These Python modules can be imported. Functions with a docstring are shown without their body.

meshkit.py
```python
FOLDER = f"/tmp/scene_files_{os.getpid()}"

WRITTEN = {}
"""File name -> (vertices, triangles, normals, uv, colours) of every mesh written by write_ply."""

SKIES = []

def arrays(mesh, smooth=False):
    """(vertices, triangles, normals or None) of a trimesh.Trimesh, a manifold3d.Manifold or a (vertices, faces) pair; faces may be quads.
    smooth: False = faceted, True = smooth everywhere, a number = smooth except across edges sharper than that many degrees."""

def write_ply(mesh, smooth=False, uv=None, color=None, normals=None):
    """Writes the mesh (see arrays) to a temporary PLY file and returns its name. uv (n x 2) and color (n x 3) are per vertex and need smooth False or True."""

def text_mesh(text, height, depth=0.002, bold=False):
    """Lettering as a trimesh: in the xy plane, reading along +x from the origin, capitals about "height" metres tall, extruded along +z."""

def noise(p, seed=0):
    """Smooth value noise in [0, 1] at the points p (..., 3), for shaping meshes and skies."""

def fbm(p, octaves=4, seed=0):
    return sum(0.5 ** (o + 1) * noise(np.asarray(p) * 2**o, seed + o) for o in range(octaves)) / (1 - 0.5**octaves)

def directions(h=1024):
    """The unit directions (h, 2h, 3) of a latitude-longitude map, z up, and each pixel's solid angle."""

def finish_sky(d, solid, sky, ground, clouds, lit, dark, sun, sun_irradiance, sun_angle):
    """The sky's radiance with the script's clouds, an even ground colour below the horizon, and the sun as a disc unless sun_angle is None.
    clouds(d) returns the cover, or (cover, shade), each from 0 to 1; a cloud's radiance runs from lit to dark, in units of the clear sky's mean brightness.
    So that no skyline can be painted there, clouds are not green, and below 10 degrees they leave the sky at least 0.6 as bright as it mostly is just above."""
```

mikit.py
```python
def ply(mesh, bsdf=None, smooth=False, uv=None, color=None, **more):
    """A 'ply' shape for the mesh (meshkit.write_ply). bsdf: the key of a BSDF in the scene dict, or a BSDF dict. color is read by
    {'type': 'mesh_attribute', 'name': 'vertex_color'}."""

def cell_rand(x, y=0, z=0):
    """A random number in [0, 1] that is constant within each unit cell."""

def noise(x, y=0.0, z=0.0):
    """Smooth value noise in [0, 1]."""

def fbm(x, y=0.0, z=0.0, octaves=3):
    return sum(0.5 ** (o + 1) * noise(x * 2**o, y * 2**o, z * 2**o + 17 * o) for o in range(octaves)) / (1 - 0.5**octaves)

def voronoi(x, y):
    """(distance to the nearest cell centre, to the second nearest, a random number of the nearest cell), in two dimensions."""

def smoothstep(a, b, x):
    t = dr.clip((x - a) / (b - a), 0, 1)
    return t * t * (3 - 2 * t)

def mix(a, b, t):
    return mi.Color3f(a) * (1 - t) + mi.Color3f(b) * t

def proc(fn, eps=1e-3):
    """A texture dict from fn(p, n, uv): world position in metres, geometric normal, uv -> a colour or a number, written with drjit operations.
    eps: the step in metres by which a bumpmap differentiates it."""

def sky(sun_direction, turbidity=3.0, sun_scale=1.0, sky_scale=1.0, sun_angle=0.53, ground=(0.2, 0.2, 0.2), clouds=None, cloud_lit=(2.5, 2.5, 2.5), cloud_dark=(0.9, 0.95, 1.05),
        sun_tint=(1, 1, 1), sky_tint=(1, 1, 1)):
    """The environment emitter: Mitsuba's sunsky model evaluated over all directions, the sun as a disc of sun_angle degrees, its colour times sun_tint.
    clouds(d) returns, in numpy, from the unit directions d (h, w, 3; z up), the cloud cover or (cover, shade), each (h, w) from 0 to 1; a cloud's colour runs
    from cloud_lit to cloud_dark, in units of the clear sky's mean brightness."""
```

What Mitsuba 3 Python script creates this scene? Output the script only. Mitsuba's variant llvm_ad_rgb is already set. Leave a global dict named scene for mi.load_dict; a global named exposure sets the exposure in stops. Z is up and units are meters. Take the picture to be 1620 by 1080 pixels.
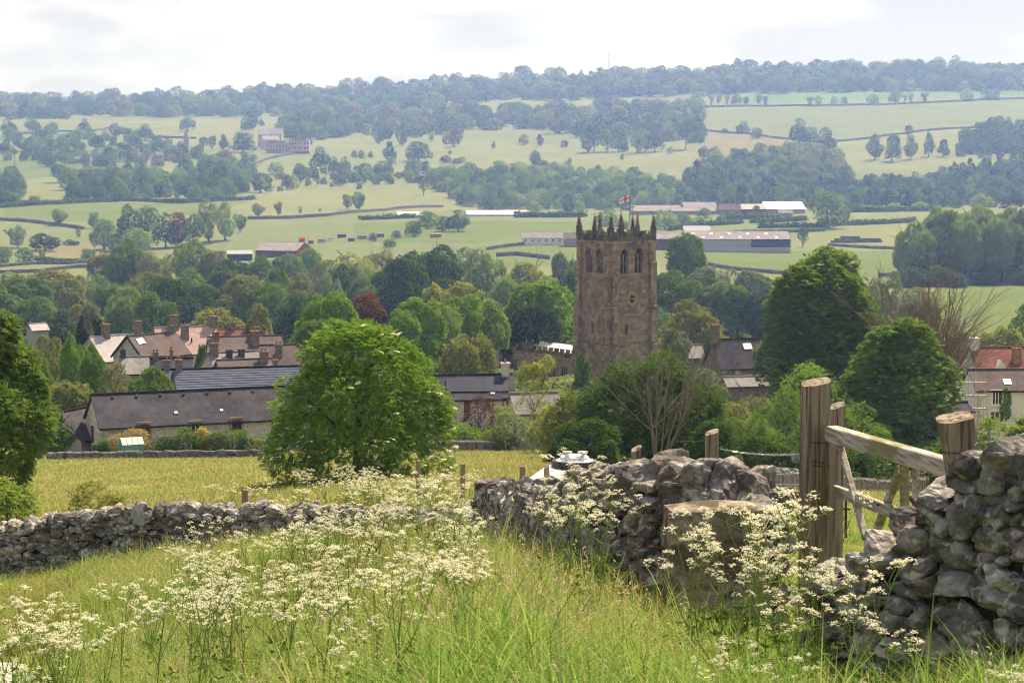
import math, random
import numpy as np, trimesh, manifold3d, drjit as dr
import mitsuba as mi, mikit, meshkit
from scipy.interpolate import PchipInterpolator, RectBivariateSpline
from shapely.geometry import Polygon, LineString
from shapely import contains_xy

T = mi.ScalarTransform4f
scene, labels = {}, {}
random.seed(7); np.random.seed(7)
# ---------------------------------------------------------------- camera, sky, exposure
F, PITCH = 3249.0, math.atan2(305.0, 3249.0)
C_, S_ = math.cos(PITCH), math.sin(PITCH)
scene['camera'] = {'type': 'thinlens', 'fov': 2 * math.degrees(math.atan(810.0 / F)), 'fov_axis': 'x',
                   'near_clip': 0.5, 'far_clip': 9000.0, 'aperture_radius': 0.0026, 'focus_distance': 70.0,
                   'to_world': T().look_at(origin=[0, 0, 0], target=[0, C_, -S_], up=[0, 0, 1]),
                   'medium': {'type': 'ref', 'id': 'haze_air'}}


SUN = [0.36, 0.62, 0.90]


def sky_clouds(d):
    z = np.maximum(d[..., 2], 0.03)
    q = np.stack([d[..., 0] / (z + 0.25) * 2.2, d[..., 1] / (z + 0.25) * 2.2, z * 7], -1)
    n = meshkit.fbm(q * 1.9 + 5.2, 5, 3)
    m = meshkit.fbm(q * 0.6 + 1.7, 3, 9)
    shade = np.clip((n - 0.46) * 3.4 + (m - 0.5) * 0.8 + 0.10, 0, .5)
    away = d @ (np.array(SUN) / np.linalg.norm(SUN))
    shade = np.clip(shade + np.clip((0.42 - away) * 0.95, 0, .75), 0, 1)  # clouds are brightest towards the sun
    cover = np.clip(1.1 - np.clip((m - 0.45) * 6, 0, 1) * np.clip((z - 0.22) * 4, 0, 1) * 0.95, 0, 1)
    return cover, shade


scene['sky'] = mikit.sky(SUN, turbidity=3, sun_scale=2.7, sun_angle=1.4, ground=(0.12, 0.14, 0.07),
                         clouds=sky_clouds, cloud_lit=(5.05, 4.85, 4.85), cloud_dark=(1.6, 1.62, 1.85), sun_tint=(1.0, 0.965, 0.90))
exposure = 1.40
scene['haze_air'] = {'type': 'homogeneous', 'albedo': {'type': 'rgb', 'value': [0.70, 0.85, 1.0]},
                     'sigma_t': {'type': 'rgb', 'value': [0.78e-4, 1.0e-4, 1.95e-4]}, 'phase': {'type': 'hg', 'g': 0.35}}


# ---------------------------------------------------------------- helpers
def ray(px, py):
    px, py = np.asarray(px, float), np.asarray(py, float)
    up = 540.0 - py
    return np.stack([px - 810.0, F * C_ + up * S_, -F * S_ + up * C_], -1)


def pt(px, py, Y):
    """the point at depth Y (along +y, metres) on the line of sight of the photograph's pixel (1620 x 1080)"""
    d = ray(px, py)
    return d * (np.asarray(Y, float) / d[..., 1])[..., None]


def project(p):
    p = np.asarray(p, float)
    zc = p[..., 1] * C_ - p[..., 2] * S_
    return 810 + F * p[..., 0] / zc, 540 - F * (p[..., 1] * S_ + p[..., 2] * C_) / zc


def numbered(name):
    if name not in USED:
        USED.add(name)
        return name
    k = COUNT.get(name, 0) + 1
    while f'{name}_{k:03d}' in USED:
        k += 1
    COUNT[name] = k
    USED.add(f'{name}_{k:03d}')
    return f'{name}_{k:03d}'


USED, COUNT, GROUPS = set(), {}, {}


def tag(key, label=None, cat=None, group=None, kind=None):
    e = labels.setdefault(key, {})
    for a, b in (('label', label), ('category', cat), ('group', group), ('kind', kind)):
        if b:
            e[a] = b
    return key


def thing(name, label, cat, group=None):
    return tag(numbered(name), label, cat, group)


def part(parent, name, mesh, bsdf, smooth=False, color=None, to_world=None, label=None):
    key = numbered(parent + '__' + name if parent else name)
    if isinstance(mesh, dict) and to_world is not None:  # a copy of a shared mesh
        g = GROUPS.get(mesh['filename'])
        if g is None:
            g = GROUPS[mesh['filename']] = f'shared_form_{len(GROUPS)}'
            scene[g] = {'type': 'shapegroup', 'piece': dict(mesh)}
        scene[key] = {'type': 'instance', 'shapes': {'type': 'ref', 'id': g}}
    elif isinstance(mesh, dict):
        scene[key] = dict(mesh)
    else:
        scene[key] = mikit.ply(mesh, bsdf, smooth=smooth, color=color)
    if to_world is not None:
        scene[key]['to_world'] = to_world
    if label:
        tag(key, label)
    return key


def rgb(*c):
    return {'type': 'rgb', 'value': list(c)}


def norm(v):
    v = np.asarray(v, float)
    return v / np.maximum(np.linalg.norm(v, axis=-1, keepdims=True), 1e-12)


def tube(points, radii, sides=6, cap=True):
    """a tapered tube along points as (vertices, triangles)"""
    P = np.asarray(points, float)
    R = np.broadcast_to(np.asarray(radii, float), (len(P),))
    t = norm(np.gradient(P, axis=0))
    ref = np.array([0, 0, 1.0]) if abs(t[0][2]) < 0.9 else np.array([1.0, 0, 0])
    a = np.arange(sides) * 2 * np.pi / sides
    V = []
    for p, r, d in zip(P, R, t):
        x = norm(np.cross(d, ref)); y = np.cross(d, x)
        V.append(p + r * (np.cos(a)[:, None] * x + np.sin(a)[:, None] * y))
    V = np.vstack(V)
    f = []
    for i in range(len(P) - 1):
        for k in range(sides):
            q, w = i * sides + k, i * sides + (k + 1) % sides
            f += [[q, w, w + sides], [q, w + sides, q + sides]]
    if cap:
        n = len(V)
        V = np.vstack([V, P[:1], P[-1:]])
        for k in range(sides):
            f += [[n, (k + 1) % sides, k], [n + 1, (len(P) - 1) * sides + k, (len(P) - 1) * sides + (k + 1) % sides]]
    return V, np.array(f)


class MB:
    """collects pieces of ONE part into one mesh"""
    def __init__(self):
        self.v, self.f, self.n = [], [], 0

    def add(self, vf):
        v, f = (np.asarray(vf[0], float), np.asarray(vf[1], int)) if isinstance(vf, tuple) else (np.array(vf.vertices), np.array(vf.faces))
        if f.shape[1] == 4:
            f = np.vstack([f[:, [0, 1, 2]], f[:, [0, 2, 3]]])
        self.v.append(v); self.f.append(f + self.n); self.n += len(v)
        return self

    def box(self, c, size, rz=0.0, bev=0.0):
        return self.add(boxm(c, size, rz, bev))

    def mesh(self):
        return np.vstack(self.v), np.vstack(self.f)


def boxm(c, size, rz=0.0, bev=0.0):
    if bev > 0:
        s = np.array(size) / 2
        pts = []
        for sx in (-1, 1):
            for sy in (-1, 1):
                for sz in (-1, 1):
                    for k in range(3):
                        o = s - bev; o[k] = s[k]
                        pts.append(o * [sx, sy, sz])
        m = trimesh.convex.convex_hull(np.array(pts))
        v, f = np.array(m.vertices), np.array(m.faces)
    else:
        m = trimesh.creation.box(size)
        v, f = np.array(m.vertices), np.array(m.faces)
    c_, s_ = math.cos(rz), math.sin(rz)
    v = v @ np.array([[c_, s_, 0], [-s_, c_, 0], [0, 0, 1]])
    return v + np.asarray(c, float), f


def beam(a, b, w, h, up=(0, 0, 1), bev=0.0):
    """a box from a to b, w wide across and h tall"""
    a, b = np.asarray(a, float), np.asarray(b, float)
    x = norm(b - a); y = norm(np.cross(up, x)); z = np.cross(x, y)
    v, f = boxm((0, 0, 0), (np.linalg.norm(b - a), w, h), 0, bev)
    return (a + b) / 2 + v @ np.array([x, y, z]), f


def prism(poly, depth):
    """polygon points (n,2) in x-z, extruded along +y from 0 to depth"""
    m = trimesh.creation.extrude_polygon(Polygon(poly), depth, engine='earcut')
    v = np.array(m.vertices)
    return np.stack([v[:, 0], depth - v[:, 2], v[:, 1]], 1), np.array(m.faces)


def place_tf(loc, rz=0.0, s=(1, 1, 1)):
    return T().translate([float(x) for x in loc]).rotate([0, 0, 1], float(math.degrees(rz))).scale([float(x) for x in s])


def moved(vf, loc, rz=0.0):
    v, f = (np.asarray(vf[0], float), vf[1])
    c_, s_ = math.cos(rz), math.sin(rz)
    return v @ np.array([[c_, s_, 0], [-s_, c_, 0], [0, 0, 1]]) + np.asarray(loc, float), f
# ---------------------------------------------------------------- the land: one height field round the camera
COLS = {  # lateral station (pixels at the focal length) -> (depth, row at which the ground is seen)
    0: [(7, -2.75), (11, -3.5), (15, -4.3), (20, -5.2), (27, -6.3), (36, -7.75), (50, -9.6), (76, -13), (110, -17.5), (145, -21.8), (200, -28), (300, -38), (400, -43), (600, -49.5),
        (860, 427.), (1000, 398.), (1100, 372.), (1350, 328.), (1700, 284.), (2000, 250.), (2300, 218.), (2600, 192.), (3000, 179.), (3400, 166.), (3700, 162.), (4600, 185.)],
    405: [(7, -2.55), (11, -3.25), (15, -4.0), (20, -4.85), (27, -5.75), (34, -6.7), (50, -9), (76, -12.6), (110, -17), (145, -21.6), (200, -28), (300, -38.5), (400, -43.5), (600, -50),
          (800, 433.), (1000, 398.), (1100, 374.), (1350, 333.), (1700, 290.), (2000, 250.), (2200, 232.), (2500, 205.), (2800, 186.), (3200, 170.), (3500, 155.), (3800, 152.), (4600, 175.)],
    810: [(7, -2.35), (11, -2.85), (15, -3.45), (20, -4.25), (27, -5.3), (36, -6.7), (50, -8.7), (76, -12.0), (110, -16.8), (145, -21.4), (200, -27.5), (300, -38), (400, -43.5), (600, -49.5),
          (800, 440.), (1000, 385.), (1200, 352.), (1300, 340.), (1500, 330.), (1900, 270.), (2200, 235.), (2500, 206.), (3000, 166.), (3500, 136.), (3800, 131.), (4600, 155.)],
    1215: [(7, -2.35), (9, -2.72), (11, -3.12), (15, -3.75), (20, -4.5), (27, -5.5), (36, -6.6), (50, -8.9), (76, -12.6), (100, -16.5), (150, -23), (200, -29), (300, -38.5), (400, -44), (600, -49.5), (800, 434.),
           (975, 395.), (1100, 372.), (1350, 337.), (1500, 330.), (1900, 262.), (2200, 225.), (2500, 192.), (2900, 156.), (3300, 122.), (3500, 116.), (4600, 140.)],
    1620: [(7, -2.35), (9, -2.68), (11, -3.1), (15, -3.8), (20, -4.6), (27, -5.7), (36, -6.9), (50, -9), (76, -13), (100, -17.0), (150, -23.5), (200, -30), (300, -40), (400, -44.5), (500, -46), (600, -47.5), (700, 458.),
           (800, 430.), (1000, 392.), (1100, 368.), (1350, 336.), (1500, 322.), (1900, 258.), (2200, 216.), (2500, 186.), (2900, 153.), (3300, 120.), (3500, 114.), (4600, 138.)]}
_ly = np.linspace(math.log(4), math.log(4600), 240)
_tab = []
for px, prof in COLS.items():
    ys = [4.0] + [a for a, _ in prof]
    zs = [-2.0] + [b if isinstance(b, float) and b < 0 or isinstance(b, int) else pt(810, b, a)[2] for a, b in prof]
    _tab.append(PchipInterpolator(np.log(ys), zs)(_ly))
_tab = np.array(_tab)
_us = np.arctan((np.array(list(COLS)) - 810) / F)
_spl = RectBivariateSpline(_us, _ly, _tab, kx=3, ky=1)


def land(x, y):
    """height of the ground in metres (the lens is at 0)"""
    x, y = np.asarray(x, float), np.asarray(y, float)
    r = np.hypot(x, y); th = np.arctan2(x, y)
    e = np.clip(th, -0.29, 0.29)
    yy = np.maximum(r * np.cos(e), 1e-3)
    z = _spl.ev(e, np.log(np.clip(yy, 4, 4600)))
    z = np.where(yy < 4, -1.65 + (z + 1.65) * (yy / 4), z)
    z = np.where(yy > 4600, z - (yy - 4600) * 0.05, z)
    q = np.stack([x, y, 0 * x], -1)
    amp = 0.10 * np.clip((r - 5) / 10, 0, 1) + 0.9 * np.clip((r - 300) / 900, 0, 1)
    sc = np.where(r < 300, 4.0, 90.0)
    z = z + (meshkit.fbm(q / 4.0, 3, 4) - 0.5) * 0.22 * np.clip((r - 4) / 6, 0, 1) * np.clip((150 - r) / 60, 0, 1)
    z = z + (meshkit.fbm(q / 110.0 + 3.3, 3, 5) - 0.5) * 5.0 * np.clip((r - 500) / 900, 0, 1)
    w = np.clip((np.abs(th) - 0.45) / 1.6, 0, 1); w = w * w * (3 - 2 * w)
    return (1 - w) * z + w * (-1.65 + np.minimum(0.09 * r, 55))


def hit(px, py, y0=5.0):
    """where the lines of sight of these pixels meet the ground: points (n,3)"""
    px, py = np.atleast_1d(np.asarray(px, float)), np.atleast_1d(np.asarray(py, float))
    d = ray(px, py); d = d / d[:, 1:2]
    Y = np.geomspace(y0, 4590, 900)
    out = np.zeros((len(px), 3))
    for i0 in range(0, len(px), 400):
        D = d[i0:i0 + 400]
        P = D[:, None, :] * Y[None, :, None]
        g = P[..., 2] - land(P[..., 0], P[..., 1])
        k = np.argmax(g <= 0, 1); k = np.where((g <= 0).any(1), np.maximum(k, 1), len(Y) - 1)
        n = np.arange(len(D))
        a, b = g[n, k - 1], g[n, k]
        t = np.clip(a / np.where(np.abs(a - b) < 1e-9, 1, a - b), 0, 1)
        yy = Y[k - 1] + (Y[k] - Y[k - 1]) * t
        p = D * yy[:, None]
        p[:, 2] = land(p[:, 0], p[:, 1])
        out[i0:i0 + 400] = p
    return out


def on(px, Y):
    """ground point in pixel column px at depth Y"""
    x = (px - 810.0) / F * Y * 1.0
    for _ in range(3):
        z = float(land(x, Y)); x = (px - 810.0) / F * (Y * C_ - z * S_)
    return np.array([x, Y, float(land(x, Y))])


GREEN, HAY, PALE, BRIGHT, BROWN, OLIVE = (.115, .155, .052), (.165, .185, .085), (.140, .172, .080), (.105, .178, .070), (.175, .162, .088), (.12, .14, .045)
FIELDS = [([(1110, 172), (1620, 152), (1620, 190), (1480, 206), (1330, 224), (1110, 208)], PALE), ([(1180, 152), (1620, 146), (1620, 152), (1180, 166)], BRIGHT),
          ([(1112, 208), (1330, 224), (1240, 250), (1120, 250)], BROWN), ([(1330, 224), (1620, 190), (1620, 262), (1340, 270)], HAY), ([(690, 218), (1105, 240), (1105, 282), (690, 268)], HAY),
          ([(240, 192), (440, 186), (440, 215), (240, 222)], HAY), ([(0, 215), (240, 195), (240, 225), (0, 260)], PALE), ([(0, 255), (200, 240), (200, 262), (0, 290)], GREEN),
          ([(100, 290), (330, 280), (330, 318), (100, 322)], HAY), ([(0, 325), (400, 318), (240, 352), (0, 350)], GREEN), ([(0, 352), (300, 352), (300, 380), (0, 385)], PALE), ([(60, 385), (160, 388), (150, 408), (70, 408)], BROWN),
          ([(400, 270), (700, 260), (700, 335), (400, 345)], HAY), ([(380, 347), (700, 335), (560, 372), (400, 395), (300, 395)], PALE), ([(560, 350), (900, 350), (930, 368), (760, 385), (560, 385)], GREEN),
          ([(1080, 396), (1480, 396), (1480, 445), (1080, 425)], GREEN), ([(1480, 450), (1640, 450), (1640, 540), (1480, 530)], GREEN), ([(1260, 338), (1480, 336), (1480, 372), (1260, 378)], HAY), ([(1080, 345), (1260, 338), (1260, 378), (1080, 380)], PALE),
          ([(700, 395), (910, 380), (910, 420), (700, 425)], GREEN), ([(0, 425), (150, 425), (150, 450), (0, 455)], HAY)]
_rr = np.unique(np.concatenate([np.geomspace(0.4, 100, 150), np.geomspace(100, 4350, 330)]))
_th = np.unique(np.concatenate([np.linspace(-0.40, 0.40, 381), np.linspace(-np.pi, -0.40, 40), np.linspace(0.40, np.pi, 40)]))[:-1]
R_, TH_ = np.meshgrid(_rr, _th, indexing='ij')
X_, Y_ = R_ * np.sin(TH_), R_ * np.cos(TH_)
Z_ = land(X_, Y_)
n_, m_ = R_.shape
i_, j_ = np.meshgrid(np.arange(n_ - 1), np.arange(m_), indexing='ij')
a_ = (i_ * m_ + j_).ravel(); b_ = (i_ * m_ + (j_ + 1) % m_).ravel()
TV = np.vstack([np.stack([X_.ravel(), Y_.ravel(), Z_.ravel()], 1), [[0, 0, -1.65]]])
TF = np.vstack([np.stack([a_, a_ + m_, b_ + m_], 1), np.stack([a_, b_ + m_, b_], 1), np.stack([np.full(m_, len(TV) - 1), np.arange(m_), (np.arange(m_) + 1) % m_], 1)])
e1 = np.cross(TV[TF[:, 1]] - TV[TF[:, 0]], TV[TF[:, 2]] - TV[TF[:, 0]])
TF[e1[:, 2] < 0] = TF[e1[:, 2] < 0][:, ::-1]
q_ = TV / 1.0
q_[:, 2] = 0
n1 = meshkit.fbm(q_ / 260.0, 3, 11)[:, None]; n2 = meshkit.fbm(q_ / 35.0, 3, 12)[:, None]; n3 = meshkit.fbm(q_ / 6.0, 3, 13)[:, None]
rT = np.hypot(TV[:, 0], TV[:, 1])[:, None]
TC = np.array(PALE) * (1 - np.clip((n1 - .35) * 3.3, 0, 1)) + np.array(HAY) * np.clip((n1 - .35) * 3.3, 0, 1)
for poly, col in FIELDS:
    w = hit([a for a, _ in poly], [b for _, b in poly], 300)
    ins = contains_xy(Polygon(w[:, :2]).buffer(0), TV[:, 0], TV[:, 1])
    TC[ins] = col
near_field = np.array((.15, .175, .05)) * (1 - n2) + np.array((.215, .205, .072)) * n2
near_soil = np.array((.075, .082, .024)) * (0.7 + 0.6 * n3)
kf = np.clip((rT - 28) / 8, 0, 1)
nearc = near_soil * (1 - kf) + near_field * kf
kv = np.clip((rT - 165) / 10, 0, 1)
valley = np.array((.105, .125, .038)) * (0.7 + 0.6 * n2)
nearc = nearc * (1 - kv) + valley * kv
kk = np.clip((rT - 640) / 40, 0, 1)
TC = TC * (0.90 + 0.2 * n2) * (0.94 + 0.12 * n3)
for poly, col in FIELDS:
    w = hit([a for a, _ in poly], [b for _, b in poly], 300)
    if np.hypot(w[:, 0], w[:, 1]).min() < 700:
        ins = contains_xy(Polygon(w[:, :2]).buffer(0), TV[:, 0], TV[:, 1])
        kk[ins] = 1
TC = nearc * (1 - kk) + TC * kk
scene['mat_ground'] = {'type': 'diffuse', 'reflectance': {'type': 'mesh_attribute', 'name': 'vertex_color'}}
part(None, 'ground', (TV, TF), 'mat_ground', smooth=True, color=TC)
tag('ground', 'hillside meadow falling to the valley with pale fields rising on the far side', kind='structure')
# ---------------------------------------------------------------- trees
scene['mat_leaf'] = {'type': 'principledthin', 'base_color': {'type': 'mesh_attribute', 'name': 'vertex_color'}, 'roughness': 0.55, 'diff_trans': 0.8, 'eta': 1.35}


def bark_tex(p, n, uv):
    s = mikit.fbm(p.x * 9, p.y * 9, p.z * 2.5)
    return mikit.mix((.055, .045, .034), (.16, .135, .105), s)


scene['mat_bark'] = {'type': 'twosided', 'b': {'type': 'diffuse', 'reflectance': mikit.proc(bark_tex)}}
PAL = {  # two leaf colours of each kind of tree
    'fresh': ((.100, .190, .028), (.215, .310, .056)),
    'dark': ((0.053, 0.110, 0.022), (0.117, 0.191, 0.038)), 'mid': ((0.098, 0.188, 0.034), (0.203, 0.300, 0.059)), 'light': ((0.174, 0.275, 0.050), (0.325, 0.411, 0.094)),
    'yellow': ((0.240, 0.292, 0.046), (0.402, 0.434, 0.084)), 'olive': ((0.173, 0.209, 0.049), (0.288, 0.309, 0.084)), 'grey': ((0.150, 0.210, 0.090), (0.276, 0.336, 0.156)),
    'copper': ((.13, .065, .032), (.23, .115, .045)), 'purple': ((.085, .036, .050), (.165, .07, .085)), 'conifer': ((.028, .052, .018), (.052, .086, .026)),
    'brown': ((.13, .105, .042), (.20, .165, .062)), 'orange': ((.34, .25, .09), (.46, .36, .14)), 'blue': ((0.055, 0.099, 0.033), (0.109, 0.164, 0.058)), 'gold': ((.42, .36, .07), (.55, .47, .10)), 'vivid': ((0.125, 0.245, 0.029), (0.257, 0.400, 0.057))}


def leaves(P, N, size, rng, col, aspect=0.62, bend=0.25):
    """rhombic leaf faces at P facing N: vertices, triangles, colours"""
    n = len(P)
    size = np.broadcast_to(np.asarray(size, float), (n,))[:, None]
    t = norm(np.cross(N, norm(rng.normal(size=(n, 3)))))
    b = np.cross(N, t)
    V = np.stack([P + t * size, P + b * size * aspect - N * size * bend, P - t * size, P - b * size * aspect - N * size * bend], 1).reshape(-1, 3)
    k = np.arange(n)[:, None] * 4
    f = np.vstack([k + [0, 1, 2], k + [0, 2, 3]])
    return V, f, np.repeat(col, 4, 0)


def crown(seed, n, size, pal, shape='round', nb=26, br=(.13, .25), open_=0.0, droop=0.0, blobs=None, nj=.5):
    """a crown in the box -.5...5, -.5...5, 0..1: leaf faces through the shells of many clumps"""
    rng = np.random.default_rng(seed)
    if blobs is None:
        c = []
        while len(c) < nb:
            p = rng.uniform(-1, 1, 3)
            rr = np.linalg.norm(p)
            if rr > 1 or rr < rng.uniform(0.25, 0.85):
                continue
            r = rng.uniform(*br)
            z = p[2] * 0.5 + 0.5
            if shape == 'round':
                w = 1.0
            elif shape == 'oval':
                w = 1.0 - 0.55 * max(0, z - .45) ** 1.2
            elif shape == 'cone':
                w = 1.08 - z; p[:2] /= max(0.35, math.sqrt(max(1e-3, 1 - p[2] ** 2))); r *= 0.55 + 0.6 * (1 - z)
            elif shape == 'vase':
                w = 0.45 + 0.65 * z
            elif shape == 'dome':
                w = 1.0; z = abs(p[2]) * 0.95
            else:
                w = 1.0
            c.append((p[0] * (.5 - r * .8) * w, p[1] * (.5 - r * .8) * w, r * .75 + z * (1 - 1.6 * r), r))
        c = np.array(c)
    else:
        c = np.array(blobs)
    prob = c[:, 3] ** 2; prob = prob / prob.sum()
    m = int(n * 1.7)
    k = rng.choice(len(c), m, p=prob)
    d = norm(rng.normal(size=(m, 3)) + norm(c[k, :3] - [0, 0, .42]) * 0.55 + [0, 0, .25])
    # the clumps are lumpy themselves
    lump = 0.62 + 0.66 * meshkit.noise(d * 2.9 + k[:, None] * 7.1, 2)
    P = c[k, :3] + d * (c[k, 3] * lump * (1 - 0.25 * rng.random(m) ** 2.5))[:, None] * [1, 1, 0.92]
    P[:, 2] -= droop * rng.random(m) ** 2 * 0.2
    inside = np.zeros(m, bool)
    for q in range(len(c)):
        inside |= (np.linalg.norm((P - c[q, :3]) / [1, 1, .92], axis=1) < c[q, 3] * 0.66) & (k != q)
    keep = (~inside | (rng.random(m) < 0.06 + open_)) & (P[:, 2] > 0.0)
    P, d, k = P[keep][:n], d[keep][:n], k[keep][:n]
    N = norm(d * (.55 if nj > .3 else 1.0) + rng.normal(size=d.shape) * nj + [0, 0, .6])
    a, b = np.array(PAL[pal][0]), np.array(PAL[pal][1])
    tone = np.clip(0.15 + 0.55 * rng.random(len(P)) + 0.45 * (rng.random(len(c))[k] - .35), 0, 1.2)[:, None]
    col = a * (1 - tone) + b * tone
    return leaves(P, N, size * rng.uniform(.7, 1.3, len(P)), rng, col)


def limbs(seed, base_r=.03, top=.62, n=6, spread=.3, fork=.22, sides=6, second=True):
    """trunk with limbs in a unit tree (height 1)"""
    rng = np.random.default_rng(seed)
    mb = MB()
    k = np.linspace(0, 1, 6)
    wob = rng.normal(size=(6, 2)) * .006; wob[0] = 0
    P = np.stack([wob[:, 0], wob[:, 1], k * top], 1)
    r = base_r * (1.25 - k) ** 0.8
    r[0] *= 1.5
    mb.add(tube(P, r, sides))
    for i in range(n):
        z0 = fork + (top - fork) * (i + .3 * rng.random()) / n
        a = i * 2.4 + rng.random()
        L = spread * rng.uniform(.75, 1.15)
        s = np.linspace(0, 1, 5)
        Q = np.stack([np.cos(a) * L * s, np.sin(a) * L * s, z0 + (0.22 + .15 * rng.random()) * s ** 0.8], 1)
        Q[1:] += rng.normal(size=(4, 3)) * .012
        mb.add(tube(Q, base_r * .48 * (1.12 - s), max(4, sides - 1)))
        if second:
            for j in range(2):
                a2 = a + rng.uniform(-.9, .9)
                b0 = Q[2 + j % 2]
                E = b0 + np.array([np.cos(a2), np.sin(a2), .9]) * L * .55 * rng.uniform(.7, 1.1)
                mb.add(tube(np.array([b0, (b0 + E) / 2 + rng.normal(size=3) * .01, E]), base_r * np.array([.26, .17, .06]), 4))
    return mb.mesh()


# small crowns of the far hill: six forms in a few colours, each a shapegroup
far_groups = {}


def far_group(form, pal):
    key = f'far_{form}_{pal}'
    if key not in far_groups:
        spec = {0: ('dome', 24, (.15, .26)), 1: ('dome', 16, (.18, .3)), 2: ('oval', 24, (.15, .25)), 3: ('dome', 22, (.15, .25)), 4: ('cone', 24, (.12, .2)), 5: ('oval', 16, (.15, .25)), 6: ('vase', 14, (.14, .22))}[form]
        v, f, c = crown(100 + form * 13 + len(far_groups), 1300, .040, pal, spec[0], spec[1], spec[2], nj=.25)
        tr = limbs(form, .028, .5, 3, .2, .25, 5, False)
        scene[key] = {'type': 'shapegroup', 'crown': mikit.ply((v * [1, 1, .93] + [0, 0, .07], f), 'mat_leaf', color=c), 'trunk': mikit.ply(tr, 'mat_bark')}
        scene[key + '_mass'] = {'type': 'shapegroup', 'crown': mikit.ply((v, f), 'mat_leaf', color=c)}
        far_groups[key] = 1
    return key


def stand(key, group, p, w, h, rz):
    scene[key] = {'type': 'instance', 'shapes': {'type': 'ref', 'id': group}, 'to_world': place_tf(p, rz, (w, w, h))}


def scatter_poly(poly, n, rng, sep_x, sep_y):
    """points of a jittered lattice inside a pixel polygon, on the ground there"""
    P = np.array(poly, float)
    g = Polygon(P)
    xs = np.arange(P[:, 0].min(), P[:, 0].max() + sep_x, sep_x)
    ys = np.arange(P[:, 1].min(), P[:, 1].max() + sep_y, sep_y)
    X, Y = np.meshgrid(xs, ys)
    X = X + (np.arange(len(ys)) % 2)[:, None] * sep_x * .5 + rng.uniform(-.4, .4, X.shape) * sep_x
    Y = Y + rng.uniform(-.4, .4, X.shape) * sep_y
    k = contains_xy(g, X.ravel(), Y.ravel())
    return X.ravel()[k], Y.ravel()[k]


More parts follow.
